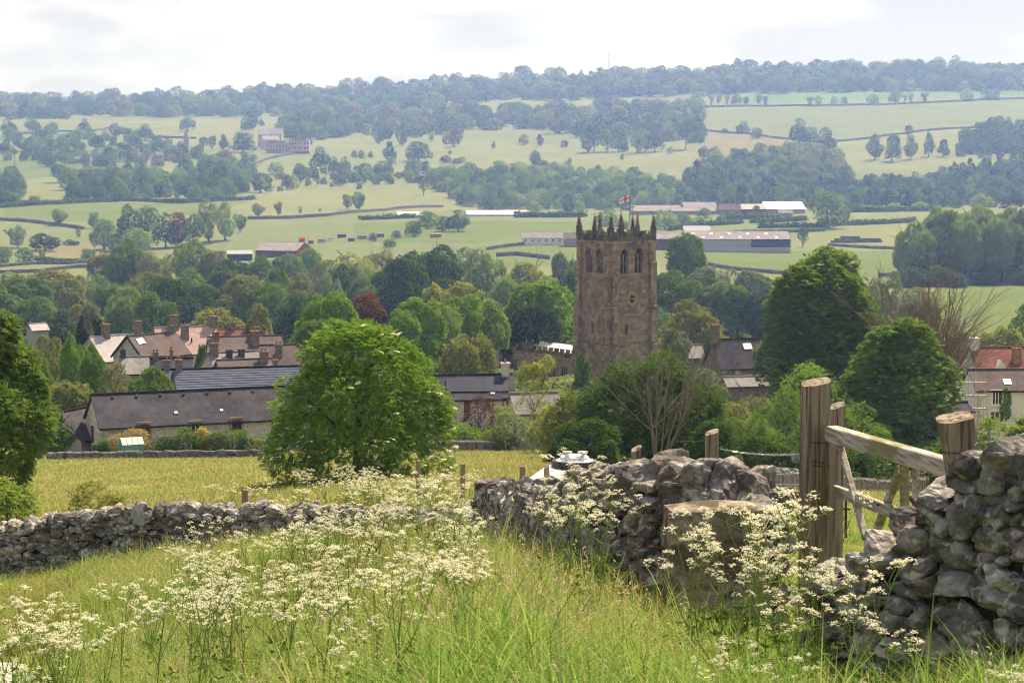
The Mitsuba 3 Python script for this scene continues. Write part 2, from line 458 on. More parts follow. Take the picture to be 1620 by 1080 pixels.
# the woods that read as one mass: (name, label, ground polygon in pixels, tree width px, height px, spacing, forms, colours)
WOODS = [
    ('ridge_wood', 'continuous hazy wood along the skyline ridge',
     [(-20, 190), (60, 189), (150, 189), (250, 186), (330, 187), (450, 184), (520, 179), (600, 174), (700, 170), (800, 160), (900, 160), (1000, 155), (1100, 151), (1200, 148), (1300, 147), (1450, 147), (1640, 145), (1640, 109), (1400, 112), (1300, 116), (1000, 114), (900, 122), (810, 132), (600, 146), (500, 150), (420, 152), (330, 161), (200, 161), (100, 164), (-20, 164)],
     27, 22, (14, 5.0), (0, 1, 2, 3, 4), ('blue', 'blue', 'mid', 'olive', 'brown', 'dark')),
    ('hillside_wood', 'broad hanging wood below the ridge at the centre of the far hill',
     [(470, 215), (540, 219), (600, 220), (690, 216), (760, 206), (850, 207), (930, 220), (1010, 226), (1060, 224), (1110, 232), (1110, 170), (1000, 172), (900, 178), (700, 180), (560, 180), (500, 186), (470, 198)],
     30, 27, (19, 7.0), (0, 1, 2, 3, 5), ('blue', 'mid', 'blue', 'olive', 'dark', 'brown')),
    ('long_wood', 'dense rounded wood on the lower slope above the long white shed',
     [(690, 300), (720, 326), (760, 334), (850, 338), (1000, 336), (1080, 334), (1080, 292), (1000, 288), (900, 280), (800, 275), (700, 277), (683, 285)],
     26, 25, (14, 7), (0, 1, 2, 3), ('mid', 'blue', 'light', 'mid')),
    ('dark_wood', 'dark mixed wood filling the slope behind the farm',
     [(1080, 334), (1200, 332), (1300, 332), (1480, 332), (1640, 330), (1640, 262), (1540, 268), (1450, 290), (1330, 298), (1240, 272), (1180, 262), (1090, 282)],
     22, 24, (13, 6.5), (0, 2, 4, 4, 3), ('dark', 'blue', 'dark', 'conifer', 'mid')),
    ('corner_wood', 'dark block of wood at the right edge of the far slope',
     [(1515, 248), (1570, 250), (1640, 250), (1640, 200), (1575, 206), (1530, 225)],
     26, 28, (15, 7), (0, 1, 2, 3), ('blue', 'dark', 'blue')),
    ('village_wood', 'rounded belt of trees below the far village',
     [(100, 316), (200, 314), (330, 320), (395, 306), (400, 278), (360, 268), (310, 276), (250, 284), (150, 282), (90, 288)],
     28, 30, (16, 7.5), (0, 1, 2, 3), ('dark', 'blue', 'mid', 'mid')),
    ('village_trees', 'hazy trees scattered between the far village cottages',
     [(108, 266), (200, 264), (310, 262), (318, 238), (240, 230), (190, 240), (108, 248)], 17, 17, (17, 6.5), (0, 2, 3), ('blue', 'mid', 'dark')),
    ('upper_copse', 'hanging copse between the hall and the hillside wood',
     [(430, 222), (470, 224), (500, 226), (545, 222), (560, 190), (520, 184), (480, 190), (450, 200)], 26, 24, (17, 7), (0, 1, 2), ('blue', 'dark', 'mid')),
    ('left_hill_trees', 'hazy trees and hedgerow thorns strewn over the left hillside',
     [(-20, 262), (100, 262), (110, 246), (240, 230), (240, 212), (120, 212), (-20, 216)], 17, 17, (23, 8.5), (0, 2, 3, 1), ('blue', 'mid', 'dark')),
    ('park_copse', 'loose copses and thorns on the park slope right of the hall',
     [(490, 262), (600, 270), (690, 268), (690, 284), (640, 296), (560, 300), (500, 292), (420, 300), (415, 282)], 17, 17, (27, 10), (0, 2, 3), ('blue', 'mid', 'dark')),
    ('slope_wood', 'ragged upper edge of the wood behind the farm',
     [(1090, 288), (1110, 262), (1180, 252), (1240, 240), (1325, 250), (1350, 300), (1220, 290)], 24, 24, (15, 7.5), (0, 1, 2, 3), ('blue', 'mid', 'blue', 'olive')),
    ('left_edge_wood', 'clump of dark trees at the left edge beside the hedged fields',
     [(-20, 328), (30, 328), (38, 296), (20, 285), (-20, 288)],
     26, 26, (13, 8), (0, 1, 3), ('dark', 'blue', 'mid')),
]
rng = np.random.default_rng(5)
for name, label, poly, w_, h_, (sx, sy), forms, pals in WOODS:
    X, Yp = scatter_poly(poly, 0, rng, sx, sy)
    P = hit(X, Yp, 400)
    for i, p in enumerate(P):
        m = p[1] / F
        s = rng.uniform(.75, 1.3)
        g = far_group(int(rng.choice(forms)), str(rng.choice(pals))) + '_mass'
        stand(f'{name}__{i + 1:03d}', g, p - [0, 0, .06 * h_ * m], w_ * m * s, h_ * m * s * rng.uniform(.85, 1.15), rng.uniform(0, 6.28))
    tag(name, label, 'wood', kind='stuff')
ORD = 'first second third fourth fifth sixth seventh eighth ninth tenth eleventh twelfth thirteenth fourteenth fifteenth sixteenth seventeenth eighteenth nineteenth twentieth'.split()
TONE = {'dark': 'dark green', 'mid': 'mid green', 'light': 'light green', 'yellow': 'yellow green', 'olive': 'olive green', 'grey': 'silvery grey green', 'copper': 'copper red', 'purple': 'dark purple',
        'conifer': 'blackish green', 'brown': 'brownish', 'blue': 'deep green', 'vivid': 'fresh bright green', 'fresh': 'fresh green', 'gold': 'golden yellow', 'orange': 'straw orange'}
FORM = {0: 'rounded', 1: 'billowing', 2: 'oval', 3: 'low domed', 4: 'pointed', 5: 'tall oval', 6: 'open spreading'}
# far trees: group -> rows of (column, row of the foot, row of the top, width, form, colour), read off the photograph
FAR = {
 'parkland trees on far left hillside': [(14, 217, 186, 28, 0, 'blue'), (51, 209, 184, 27, 0, 'blue'), (83, 216, 192, 22, 1, 'mid'), (133, 208, 187, 21, 0, 'blue'), (124, 222, 202, 24, 0, 'mid'), (182, 218, 195, 20, 2, 'blue'),
   (202, 215, 199, 14, 1, 'blue'), (229, 222, 196, 32, 0, 'blue'), (208, 234, 208, 30, 0, 'mid'), (253, 219, 212, 10, 3, 'blue'), (263, 219, 214, 8, 3, 'blue'), (25, 218, 205, 12, 2, 'mid')],
 'rounded trees above the far village': [(8, 243, 220, 16, 0, 'blue'), (40, 240, 218, 28, 0, 'blue'), (57, 246, 222, 29, 0, 'mid'), (76, 236, 213, 22, 0, 'mid'), (95, 240, 212, 21, 5, 'mid'), (116, 233, 215, 16, 2, 'mid'), (155, 240, 213, 23, 2, 'dark'),
   (74, 264, 236, 33, 0, 'dark'), (102, 262, 241, 24, 1, 'mid'), (120, 255, 233, 22, 0, 'mid'), (132, 240, 225, 9, 2, 'blue')],
 'trees around the far hall': [(297, 207, 181, 27, 0, 'blue'), (389, 206, 184, 20, 0, 'dark'), (399, 205, 179, 22, 2, 'blue'), (413, 200, 187, 11, 0, 'blue'), (385, 241, 206, 46, 0, 'dark'), (322, 238, 216, 18, 2, 'dark'), (336, 238, 214, 16, 2, 'dark'), (354, 238, 211, 20, 4, 'dark'),
   (356, 259, 236, 32, 0, 'purple'), (388, 257, 238, 18, 0, 'mid'), (402, 258, 242, 15, 0, 'mid'), (483, 232, 209, 22, 0, 'blue'), (462, 222, 196, 26, 0, 'dark'), (508, 268, 231, 36, 0, 'blue'), (530, 275, 247, 22, 0, 'blue')],
 'parkland trees below the far hall': [(412, 305, 270, 38, 3, 'dark'), (378, 304, 273, 22, 5, 'mid'), (354, 306, 288, 12, 6, 'light'), (463, 300, 275, 24, 0, 'yellow'), (455, 300, 276, 14, 2, 'blue'), (443, 303, 293, 11, 3, 'dark'), (488, 294, 280, 12, 3, 'dark'), (501, 295, 274, 13, 2, 'dark'),
   (525, 296, 286, 8, 2, 'mid'), (538, 294, 273, 22, 0, 'blue'), (480, 283, 262, 22, 2, 'blue'), (437, 276, 253, 25, 0, 'light'), (398, 274, 265, 8, 4, 'dark'), (442, 284, 271, 15, 0, 'mid'), (470, 280, 262, 16, 3, 'dark')],
 'parkland trees mid way up far slope': [(599, 228, 195, 24, 2, 'blue'), (636, 231, 197, 22, 2, 'blue'), (617, 255, 220, 26, 4, 'blue'), (620, 262, 245, 16, 0, 'mid'), (662, 256, 220, 46, 3, 'dark'), (560, 250, 236, 11, 3, 'dark'), (571, 252, 236, 13, 3, 'dark'), (586, 250, 238, 10, 3, 'dark'),
   (654, 275, 250, 28, 0, 'mid'), (640, 281, 268, 14, 0, 'blue'), (649, 286, 273, 12, 0, 'light'), (603, 278, 255, 26, 0, 'blue'), (578, 281, 255, 25, 0, 'dark'), (574, 290, 273, 16, 3, 'dark'), (552, 288, 266, 22, 0, 'mid'), (605, 286, 271, 14, 0, 'mid'), (683, 224, 207, 10, 2, 'light')],
 'trees dotted across pale hay field': [(718, 232, 200, 34, 0, 'brown'), (712, 244, 237, 7, 2, 'mid'), (704, 258, 244, 22, 3, 'dark'), (722, 260, 249, 16, 3, 'dark'), (731, 258, 246, 13, 0, 'mid'), (781, 236, 222, 9, 4, 'mid'), (829, 229, 212, 20, 0, 'olive'), (854, 232, 211, 13, 2, 'purple'), (894, 233, 220, 14, 3, 'dark'),
   (985, 253, 241, 9, 0, 'mid'), (787, 261, 253, 14, 3, 'blue'), (812, 262, 257, 13, 3, 'copper'), (846, 265, 238, 22, 2, 'blue'), (859, 265, 251, 18, 3, 'blue')],
 'bushy trees topping the long wood': [(879, 269, 258, 12, 0, 'blue'), (897, 275, 254, 22, 0, 'blue'), (901, 262, 249, 8, 2, 'blue'), (918, 276, 262, 18, 3, 'dark'), (936, 279, 264, 17, 3, 'dark'), (946, 273, 260, 12, 2, 'blue'), (954, 277, 266, 11, 0, 'mid'), (963, 277, 266, 13, 0, 'blue'), (971, 282, 270, 15, 3, 'dark'), (981, 278, 267, 11, 0, 'blue'), (1000, 282, 259, 24, 1, 'blue'), (1013, 282, 269, 16, 3, 'blue')],
 'tall clump beyond the hay field': [(930, 241, 206, 26, 2, 'blue'), (940, 240, 193, 28, 2, 'dark'), (961, 240, 204, 22, 5, 'mid'), (979, 240, 200, 30, 0, 'dark'), (988, 240, 225, 14, 3, 'blue'), (1008, 242, 208, 26, 5, 'mid'), (1020, 240, 206, 22, 5, 'olive'), (1036, 240, 202, 30, 0, 'blue'), (1060, 243, 230, 12, 0, 'light'), (1085, 236, 190, 24, 2, 'dark'), (1100, 224, 177, 22, 2, 'blue'), (1108, 228, 208, 10, 5, 'blue'), (1113, 251, 230, 20, 0, 'purple')],
 'line along the highest field wall': [(1108, 166, 143, 20, 6, 'light'), (1125, 166, 148, 12, 6, 'light'), (1137, 166, 146, 13, 6, 'grey'), (1150, 166, 149, 11, 6, 'light'), (1165, 167, 145, 18, 0, 'blue'), (1181, 167, 150, 13, 6, 'mid'), (1200, 167, 147, 13, 6, 'mid'), (1211, 168, 149, 12, 6, 'brown'), (1282, 168, 151, 12, 6, 'brown'),
   (1295, 168, 150, 12, 5, 'light'), (1320, 167, 150, 13, 0, 'light'), (1335, 166, 151, 12, 0, 'mid')],
 'trees at right of highest wall': [(1381, 166, 145, 20, 0, 'light'), (1417, 164, 141, 24, 0, 'mid'), (1431, 164, 148, 10, 6, 'light'), (1441, 163, 145, 13, 6, 'light'), (1463, 162, 144, 14, 6, 'brown'), (1529, 160, 139, 22, 0, 'light'), (1560, 158, 138, 22, 0, 'mid'), (1576, 158, 137, 18, 0, 'grey')],
 'trees along sloping right wall': [(1146, 211, 201, 12, 3, 'blue'), (1175, 211, 191, 23, 0, 'blue'), (1198, 219, 200, 22, 0, 'dark'), (1264, 228, 186, 30, 0, 'blue'), (1282, 229, 200, 34, 0, 'blue'), (1305, 222, 198, 22, 0, 'mid'), (1310, 239, 210, 28, 0, 'blue')],
 'six tall trees in right hand pasture': [(1384, 253, 212, 29, 5, 'blue'), (1411, 255, 208, 30, 1, 'dark'), (1441, 252, 214, 22, 5, 'blue'), (1438, 220, 197, 15, 2, 'dark'), (1469, 248, 207, 22, 4, 'dark'), (1493, 248, 217, 26, 4, 'blue')],
 'hedgerow trees below the far village': [(56, 323, 306, 21, 1, 'blue'), (108, 319, 305, 15, 0, 'blue'), (124, 319, 290, 34, 0, 'blue'), (158, 318, 292, 26, 0, 'dark'), (190, 318, 285, 32, 0, 'mid'), (95, 357, 328, 33, 6, 'olive'), (148, 361, 335, 24, 6, 'grey'), (124, 375, 360, 10, 2, 'olive')],
 'small trees on the lower park slope': [(409, 344, 320, 26, 6, 'olive'), (440, 343, 317, 18, 6, 'olive'), (475, 338, 325, 6, 2, 'mid'), (506, 335, 328, 5, 2, 'mid'), (549, 331, 307, 24, 6, 'grey'), (568, 335, 299, 26, 6, 'mid'), (670, 309, 276, 20, 2, 'dark')],
 'tall valley clump at the left': [(165, 395, 340, 44, 0, 'mid'), (205, 396, 324, 46, 5, 'blue'), (235, 392, 318, 44, 0, 'mid'), (262, 392, 335, 38, 0, 'blue'), (283, 390, 330, 34, 2, 'copper'), (305, 388, 336, 40, 5, 'mid'), (330, 384, 314, 44, 5, 'olive'), (356, 380, 318, 40, 5, 'light'), (380, 368, 334, 26, 6, 'mid'), (220, 402, 355, 50, 0, 'light'), (185, 398, 365, 40, 0, 'mid')],
 'trees at left end of valley fields': [(28, 392, 353, 30, 5, 'grey'), (71, 397, 364, 48, 3, 'conifer'), (112, 387, 377, 27, 3, 'blue'), (67, 409, 392, 11, 2, 'mid'), (6, 420, 385, 34, 0, 'mid'), (38, 418, 387, 32, 0, 'mid'), (140, 412, 390, 26, 3, 'mid')],
 'clump before the long white shed': [(655, 374, 346, 30, 3, 'dark'), (676, 362, 330, 36, 0, 'mid'), (700, 366, 338, 28, 0, 'mid'), (725, 366, 331, 42, 0, 'blue'), (627, 377, 362, 17, 3, 'dark'), (617, 391, 375, 24, 3, 'mid'), (590, 382, 366, 14, 3, 'dark')],
 'trees round the valley farm': [(1308, 361, 297, 70, 0, 'mid'), (1553, 334, 303, 38, 0, 'light'), (1270, 391, 358, 19, 2, 'dark'), (1244, 384, 364, 18, 3, 'mid'), (960, 358, 327, 36, 0, 'light'), (985, 362, 345, 26, 3, 'mid'), (1052, 362, 328, 36, 0, 'light'), (1080, 362, 332, 26, 0, 'mid'), (1115, 350, 326, 24, 0, 'mid'), (1140, 352, 338, 18, 3, 'dark'), (1196, 342, 324, 13, 2, 'dark'), (1105, 358, 340, 34, 3, 'light'), (1415, 334, 318, 24, 0, 'light'), (1457, 334, 317, 30, 0, 'light'), (1390, 334, 325, 28, 3, 'light')],
}
for gname, rows in FAR.items():
    rows = sorted(rows)
    P = hit([r[0] for r in rows], [r[1] for r in rows], 300)
    for i, ((px, base, top, w, form, pal), p) in enumerate(zip(rows, P)):
        m = math.hypot(p[1], p[2]) / F
        key = thing('parkland_tree' if p[1] > 1250 else 'valley_tree', f'{TONE[pal]} {FORM[form]} tree, {ORD[i]} from left, {gname}', 'tree', gname)
        stand(key, far_group(form, pal), p - [0, 0, .3], w * m * 1.06, (base - top) * m * 1.05, (px * 1.7) % 6.28)

# trees of the valley and the village: crowns of several thousand leaf faces, a few forms of each colour
mid_cache = {}
SPEC = {'round': ('round', 30, (.12, .24)), 'lumpy': ('round', 22, (.15, .27)), 'oval': ('oval', 30, (.11, .22)), 'dome': ('dome', 30, (.12, .23)), 'cone': ('cone', 44, (.09, .17)), 'column': ('oval', 26, (.12, .22)),
        'open': ('vase', 34, (.09, .17)), 'weep': ('dome', 40, (.09, .18)), 'shrub': ('dome', 24, (.14, .26))}


def mid_tree(form, pal, var, n=9000, leaf=.024):
    k = (form, pal, var)
    if k not in mid_cache:
        sh, nb, br = SPEC[form]
        n2 = int(n * (.55 if form == 'open' else 1.25 if form in ('weep', 'cone') else 1))
        sd = 1000 + (sum(map(ord, form + pal)) * 7 + var * 31) % 5000
        v, f, c = crown(sd, n2, leaf * (.8 if form in ('weep', 'open') else 1), pal, sh, nb, br, .02, .6 if form == 'weep' else 0)
        low = .02 if form in ('shrub', 'weep', 'cone', 'column', 'oval') else .09
        mid_cache[k] = (mikit.ply((v * [1, 1, 1 - low] + [0, 0, low], f), 'mat_leaf', color=c), mikit.ply(limbs(sd, .022 if form != 'open' else .028, .66, 7, .3, .2), 'mat_bark'))
    return mid_cache[k]


def plant_tree(px, top, w, Y, form, pal, label, group=None, name='tree', cat='tree', base=None, sink=.15):
    p = on(px, Y)
    m = math.hypot(Y, p[2]) / F
    zt = pt(px, top, Y)[2]
    if base is not None:
        p[2] = pt(px, base, Y)[2]
    h = zt - p[2]
    a, b = mid_tree(form, pal, int(px * 13) % 3)
    key = thing(name, label, cat, group)
    W = w * m * 1.18
    H = (h + sink) * 1.02
    tf = place_tf(p - [0, 0, sink], (px * 2.3) % 6.28, (W, W, H))
    lim = W * {'column': 4, 'oval': 3, 'cone': 3.5, 'weep': 1.3, 'open': 1.6, 'lumpy': 1.35, 'round': 1.3, 'shrub': 1.4}.get(form, 1.15)
    if H > lim:
        tf2 = place_tf(p + [0, 0, H - lim - sink], (px * 2.3) % 6.28, (W, W, lim))
    else:
        tf2 = tf
    part(key, 'crown' if cat == 'tree' else 'foliage', a, None, to_world=tf2)
    part(key, 'trunk' if cat == 'tree' else 'stem', b, None, to_world=tf)
    return key


MID = {  # (column, row of the top, width, depth, form, colour)
 'trees on the valley floor at far left': [(40, 432, 90, 500, 'lumpy', 'mid'), (88, 424, 82, 520, 'round', 'olive'), (-8, 440, 90, 480, 'round', 'mid'), (125, 436, 52, 560, 'oval', 'grey'), (152, 430, 60, 590, 'open', 'mid'), (178, 446, 64, 520, 'lumpy', 'mid'), (205, 377, 78, 680, 'round', 'mid'), (168, 398, 52, 700, 'lumpy', 'olive'), (225, 424, 72, 540, 'open', 'olive'), (200, 455, 66, 440, 'lumpy', 'light'),
   (95, 480, 60, 400, 'shrub', 'dark'), (140, 468, 60, 420, 'shrub', 'olive'), (60, 470, 60, 420, 'lumpy', 'mid')],
 'tree belt above the village roofs': [(250, 392, 66, 660, 'open', 'olive'), (262, 432, 70, 480, 'lumpy', 'dark'), (306, 378, 62, 700, 'round', 'light'), (340, 394, 56, 680, 'lumpy', 'olive'), (372, 404, 50, 640, 'round', 'dark'), (300, 415, 74, 560, 'dome', 'vivid'), (322, 444, 54, 480, 'lumpy', 'mid'), (385, 432, 88, 480, 'round', 'olive'), (248, 462, 64, 420, 'lumpy', 'mid'), (285, 458, 60, 430, 'lumpy', 'blue'),
   (420, 448, 76, 430, 'lumpy', 'mid'), (350, 420, 60, 560, 'lumpy', 'dark'), (436, 424, 78, 500, 'round', 'mid'), (410, 405, 50, 620, 'lumpy', 'mid')],
 'tree belt behind the copper tree': [(490, 390, 52, 720, 'dome', 'vivid'), (456, 402, 50, 680, 'lumpy', 'mid'), (470, 432, 66, 520, 'lumpy', 'olive'), (515, 408, 60, 640, 'open', 'olive'), (560, 394, 90, 640, 'open', 'yellow'), (604, 390, 60, 680, 'open', 'olive'), (545, 418, 54, 560, 'lumpy', 'dark'), (640, 404, 88, 500, 'round', 'dark'), (684, 380, 88, 560, 'round', 'dark'), (575, 440, 60, 500, 'lumpy', 'mid'),
   (500, 446, 60, 440, 'weep', 'mid'), (462, 452, 74, 400, 'weep', 'dark'), (610, 425, 50, 540, 'lumpy', 'dark'), (520, 432, 46, 520, 'open', 'grey')],
 'valley trees left of church tower': [(742, 391, 76, 620, 'open', 'grey'), (772, 400, 60, 600, 'open', 'mid'), (832, 400, 84, 560, 'dome', 'yellow'), (893, 390, 44, 620, 'column', 'grey'), (795, 432, 60, 520, 'lumpy', 'light'), (915, 420, 50, 520, 'lumpy', 'mid'), (712, 440, 80, 480, 'lumpy', 'blue'), (870, 430, 60, 520, 'lumpy', 'light')],
 'leafy trees in front of the church': [(718, 427, 118, 350, 'dome', 'yellow'), (856, 436, 112, 330, 'round', 'vivid'), (662, 470, 78, 270, 'lumpy', 'vivid'), (636, 492, 52, 250, 'round', 'vivid'), (735, 466, 74, 290, 'lumpy', 'vivid'), (770, 476, 64, 300, 'lumpy', 'light'), (700, 480, 66, 280, 'lumpy', 'light'), (742, 496, 108, 235, 'weep', 'olive'), (842, 486, 84, 318, 'lumpy', 'conifer'), (524, 462, 88, 235, 'lumpy', 'vivid'), (582, 460, 66, 300, 'dome', 'copper'),
   (858, 550, 100, 185, 'weep', 'yellow'), (922, 538, 44, 225, 'cone', 'mid'), (505, 505, 60, 215, 'lumpy', 'mid')],
 'valley trees right of church tower': [(1085, 373, 62, 560, 'round', 'mid'), (1062, 428, 50, 480, 'lumpy', 'mid'), (1112, 418, 50, 500, 'lumpy', 'grey'), (1150, 426, 60, 520, 'open', 'grey'), (1186, 428, 60, 520, 'lumpy', 'grey'), (1218, 436, 50, 520, 'lumpy', 'grey'), (1135, 446, 56, 450, 'lumpy', 'grey'), (1168, 448, 60, 440, 'lumpy', 'mid'), (1205, 452, 60, 430, 'lumpy', 'blue'),
   (1092, 444, 46, 450, 'lumpy', 'mid'), (1250, 440, 60, 480, 'lumpy', 'grey')],
 'small trees around right hand village': [(1094, 472, 96, 330, 'lumpy', 'olive'), (1068, 518, 46, 250, 'lumpy', 'grey'), (1124, 512, 52, 240, 'cone', 'grey'), (1395, 424, 66, 430, 'open', 'grey'), (1548, 528, 56, 320, 'lumpy', 'yellow'), (1592, 520, 70, 320, 'lumpy', 'yellow'), (1630, 478, 70, 330, 'lumpy', 'light'), (1440, 470, 80, 300, 'lumpy', 'grey')],
 'tall copse at the right': [(1448, 352, 62, 735, 'lumpy', 'light'), (1472, 342, 58, 745, 'oval', 'mid'), (1500, 332, 66, 740, 'column', 'light'), (1528, 336, 56, 735, 'column', 'light'), (1553, 330, 64, 745, 'column', 'grey'), (1585, 334, 62, 735, 'column', 'light'), (1612, 332, 62, 740, 'column', 'grey'), (1640, 345, 60, 745, 'column', 'mid'), (1486, 326, 60, 800, 'round', 'light'), (1540, 324, 66, 800, 'round', 'light'), (1598, 326, 66, 800, 'round', 'light')],
 'trees between left tree and barn': [(120, 515, 46, 190, 'column', 'vivid'), (148, 540, 46, 185, 'column', 'vivid'), (80, 528, 52, 215, 'open', 'olive'), (52, 560, 60, 200, 'lumpy', 'mid'), (182, 572, 58, 178, 'open', 'olive'), (236, 582, 70, 172, 'lumpy', 'mid'), (108, 598, 76, 160, 'lumpy', 'olive'), (140, 618, 56, 160, 'shrub', 'mid'), (92, 648, 60, 150, 'shrub', 'mid')],
 'trees among the village roofs': [(324, 538, 30, 250, 'column', 'dark'), (345, 470, 106, 330, 'dome', 'olive'), (405, 479, 64, 310, 'column', 'olive'), (200, 540, 60, 320, 'lumpy', 'yellow'), (262, 540, 60, 330, 'lumpy', 'yellow'), (290, 562, 40, 205, 'open', 'olive'), (470, 530, 60, 240, 'lumpy', 'mid'), (352, 592, 20, 190, 'cone', 'yellow')],
}
for gname, rows in MID.items():
    for i, r in enumerate(sorted(rows)):
        plant_tree(*r, f'{TONE[r[5]]} {r[4].replace("weep", "soft drooping").replace("cone", "pointed").replace("column", "tall upright").replace("open", "thin open").replace("shrub", "low bushy").replace("dome", "domed")} tree, {ORD[i]} from left, {gname}', gname)
for px, w, nth in ((133, 30, 'narrower left'), (157, 38, 'broader right')):
    plant_tree(px, 484, w, 300, 'cone', 'conifer', f'{nth} one of two blackish conifers behind the left roofs', 'pair of dark conifers', 'conifer_tree')

# scrub and hedgerow growth that fills the valley floor between the trees
scrub = []
for k, pal in enumerate(('mid', 'olive', 'blue', 'light', 'mid', 'dark', 'grey')):
    v, f, c = crown(900 + k, 2600, .032, pal, 'dome' if k % 2 else 'round', 20, (.15, .28))
    scene[f'scrub_form_{k}'] = {'type': 'shapegroup', 'foliage': mikit.ply((v, f), 'mat_leaf', color=c)}
    scrub.append(f'scrub_form_{k}')
CLEAR = [(125, 500, 140, 345), (640, 900, 140, 200), (795, 1060, 275, 345), (1070, 1235, 200, 290), (1475, 1700, 150, 225), (1470, 1800, 440, 760), (90, 480, 620, 800), (1050, 1500, 640, 800), (690, 920, 640, 800), (400, 470, 640, 760)]
rng = np.random.default_rng(21)
i = 0
while i < 960:
    Y = 165 * (760 / 165) ** rng.random(); px = rng.uniform(-60, 1680)
    if i >= 880:
        px, Y = rng.uniform(1425, 1680), rng.uniform(715, 765)
    elif any(a < px < b and c < Y < d for a, b, c, d in CLEAR):
        continue
    p = on(px, Y)
    h = rng.uniform(3.2, 7.0) * (1.0 if Y > 230 else .75) * (1.25 if Y > 330 else 1)
    i += 1
    stand(f'valley_scrub__{i:03d}', scrub[int(rng.integers(7))], p - [0, 0, .4], h * rng.uniform(1.1, 1.8), h, rng.uniform(0, 6.28))
tag('valley_scrub', 'tangled green scrub and hedgerow growth covering the valley floor', 'scrub', kind='stuff')
# ---------------------------------------------------------------- building materials
def dif(tex):
    return {'type': 'twosided', 'b': {'type': 'diffuse', 'reflectance': mikit.proc(tex) if callable(tex) else rgb(*tex)}}


def rubble(a, b, joint, s, sz):
    def fn(p, n, uv):
        u = p.x * 1.0 + p.y * 0.73
        d1, d2, r = mikit.voronoi(u / s, p.z / sz)
        g = mikit.fbm(p.x * 3, p.y * 3, p.z * 3)
        c = mikit.mix(a, b, dr.clip(r * 0.75 + g * 0.5 - 0.12, 0, 1))
        return mikit.mix(joint, c, mikit.smoothstep(0.02, 0.16, d2 - d1))
    return fn


def roofing(a, b, course=0.28, w=0.32):
    def fn(p, n, uv):
        u = p.x + p.y * 0.6
        k = dr.floor(p.z / (course * 0.55))
        r = mikit.cell_rand(u / w + k * 0.5, k)
        g = mikit.fbm(p.x * .8, p.y * .8, p.z * .8)
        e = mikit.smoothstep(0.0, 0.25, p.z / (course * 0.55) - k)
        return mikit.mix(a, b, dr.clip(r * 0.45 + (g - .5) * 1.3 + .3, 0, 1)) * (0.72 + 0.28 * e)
    return fn


def gritstone(p, n, uv):
    k = dr.floor(p.z / 0.42)
    u = (p.x * 0.85 + p.y * 0.53) * dr.abs(n.y * .85 - n.x * .53) + (p.x * -.53 + p.y * .85) * dr.abs(n.x * .85 + n.y * .53)
    q = u / 0.8 + k * 0.5
    r = mikit.cell_rand(q, k)
    g = mikit.fbm(p.x * .45, p.y * .45, p.z * .22, 4)
    st = mikit.fbm(p.x * 1.6 + 9, p.y * 1.6, p.z * .35 + 3, 3)
    c = mikit.mix((.205, .142, .092), (.49, .355, .235), dr.clip(r * .75 + g * .9 - .32, 0, 1))
    c = mikit.mix(c, (.075, .064, .055), mikit.smoothstep(.55, .78, st) * .5)
    c = mikit.mix(c, (.20, .205, .15), mikit.smoothstep(.60, .75, g) * .4)
    j = mikit.smoothstep(0.0, .10, p.z / .42 - k) * mikit.smoothstep(0.0, .05, q - dr.floor(q))
    return c * (0.62 + 0.38 * j)


def parapet_stone(p, n, uv):
    g = mikit.fbm(p.x * 1.1, p.y * 1.1, p.z * .9, 4)
    return mikit.mix((.075, .066, .052), (.21, .175, .095), mikit.smoothstep(.3, .7, g))


for k_, m_ in {
    'mat_limestone': rubble((.42, .395, .36), (.60, .575, .53), (.33, .305, .275), .34, .16), 'mat_brownstone': rubble((.16, .125, .095), (.28, .23, .175), (.12, .10, .08), .4, .2),
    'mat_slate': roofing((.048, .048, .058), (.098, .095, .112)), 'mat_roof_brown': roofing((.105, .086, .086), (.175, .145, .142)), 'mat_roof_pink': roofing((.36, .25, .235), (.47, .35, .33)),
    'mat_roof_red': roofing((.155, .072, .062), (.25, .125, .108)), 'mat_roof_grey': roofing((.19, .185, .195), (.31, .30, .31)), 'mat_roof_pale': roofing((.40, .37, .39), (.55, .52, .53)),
    'mat_gritstone': gritstone, 'mat_parapet': parapet_stone, 'mat_sandstone': rubble((.24, .155, .11), (.34, .24, .17), (.2, .14, .1), 1.0, .5), 'mat_brick': rubble((.19, .085, .06), (.30, .15, .11), (.2, .17, .14), .25, .09),
    'mat_white': (.74, .73, .70), 'mat_render': lambda p, n, uv: mikit.mix((.66, .65, .61), (.80, .79, .76), mikit.fbm(p.x * 1.2, p.y * 1.2, p.z * .7)), 'mat_terracotta': (.30, .14, .09), 'mat_dark_trim': (.030, .028, .028), 'mat_brown_wood': (.13, .07, .045),
    'mat_sheet_grey': (.34, .35, .37), 'mat_sheet_roof': roofing((.20, .185, .20), (.29, .27, .285), 1.0, 2.0), 'mat_concrete': (.42, .41, .39), 'mat_far_stone': (.30, .245, .21), 'mat_far_roof': (.16, .125, .125), 'mat_hall': (.46, .37, .31), 'mat_navy': (.035, .055, .12),
    'mat_gold': (.78, .55, .18), 'mat_red': (.55, .06, .06), 'mat_cloth': (.78, .77, .76)}.items():
    scene[k_] = dif(m_)
scene['mat_glass'] = {'type': 'twosided', 'b': {'type': 'principled', 'base_color': rgb(.025, .03, .035), 'roughness': .08, 'specular': .6}}
scene['mat_panel'] = {'type': 'twosided', 'b': {'type': 'principled', 'base_color': rgb(.022, .024, .045), 'roughness': .25, 'specular': .5}}
scene['mat_lead'] = {'type': 'twosided', 'b': {'type': 'principled', 'base_color': rgb(.80, .81, .83), 'roughness': .38, 'metallic': .35, 'specular': .6}}
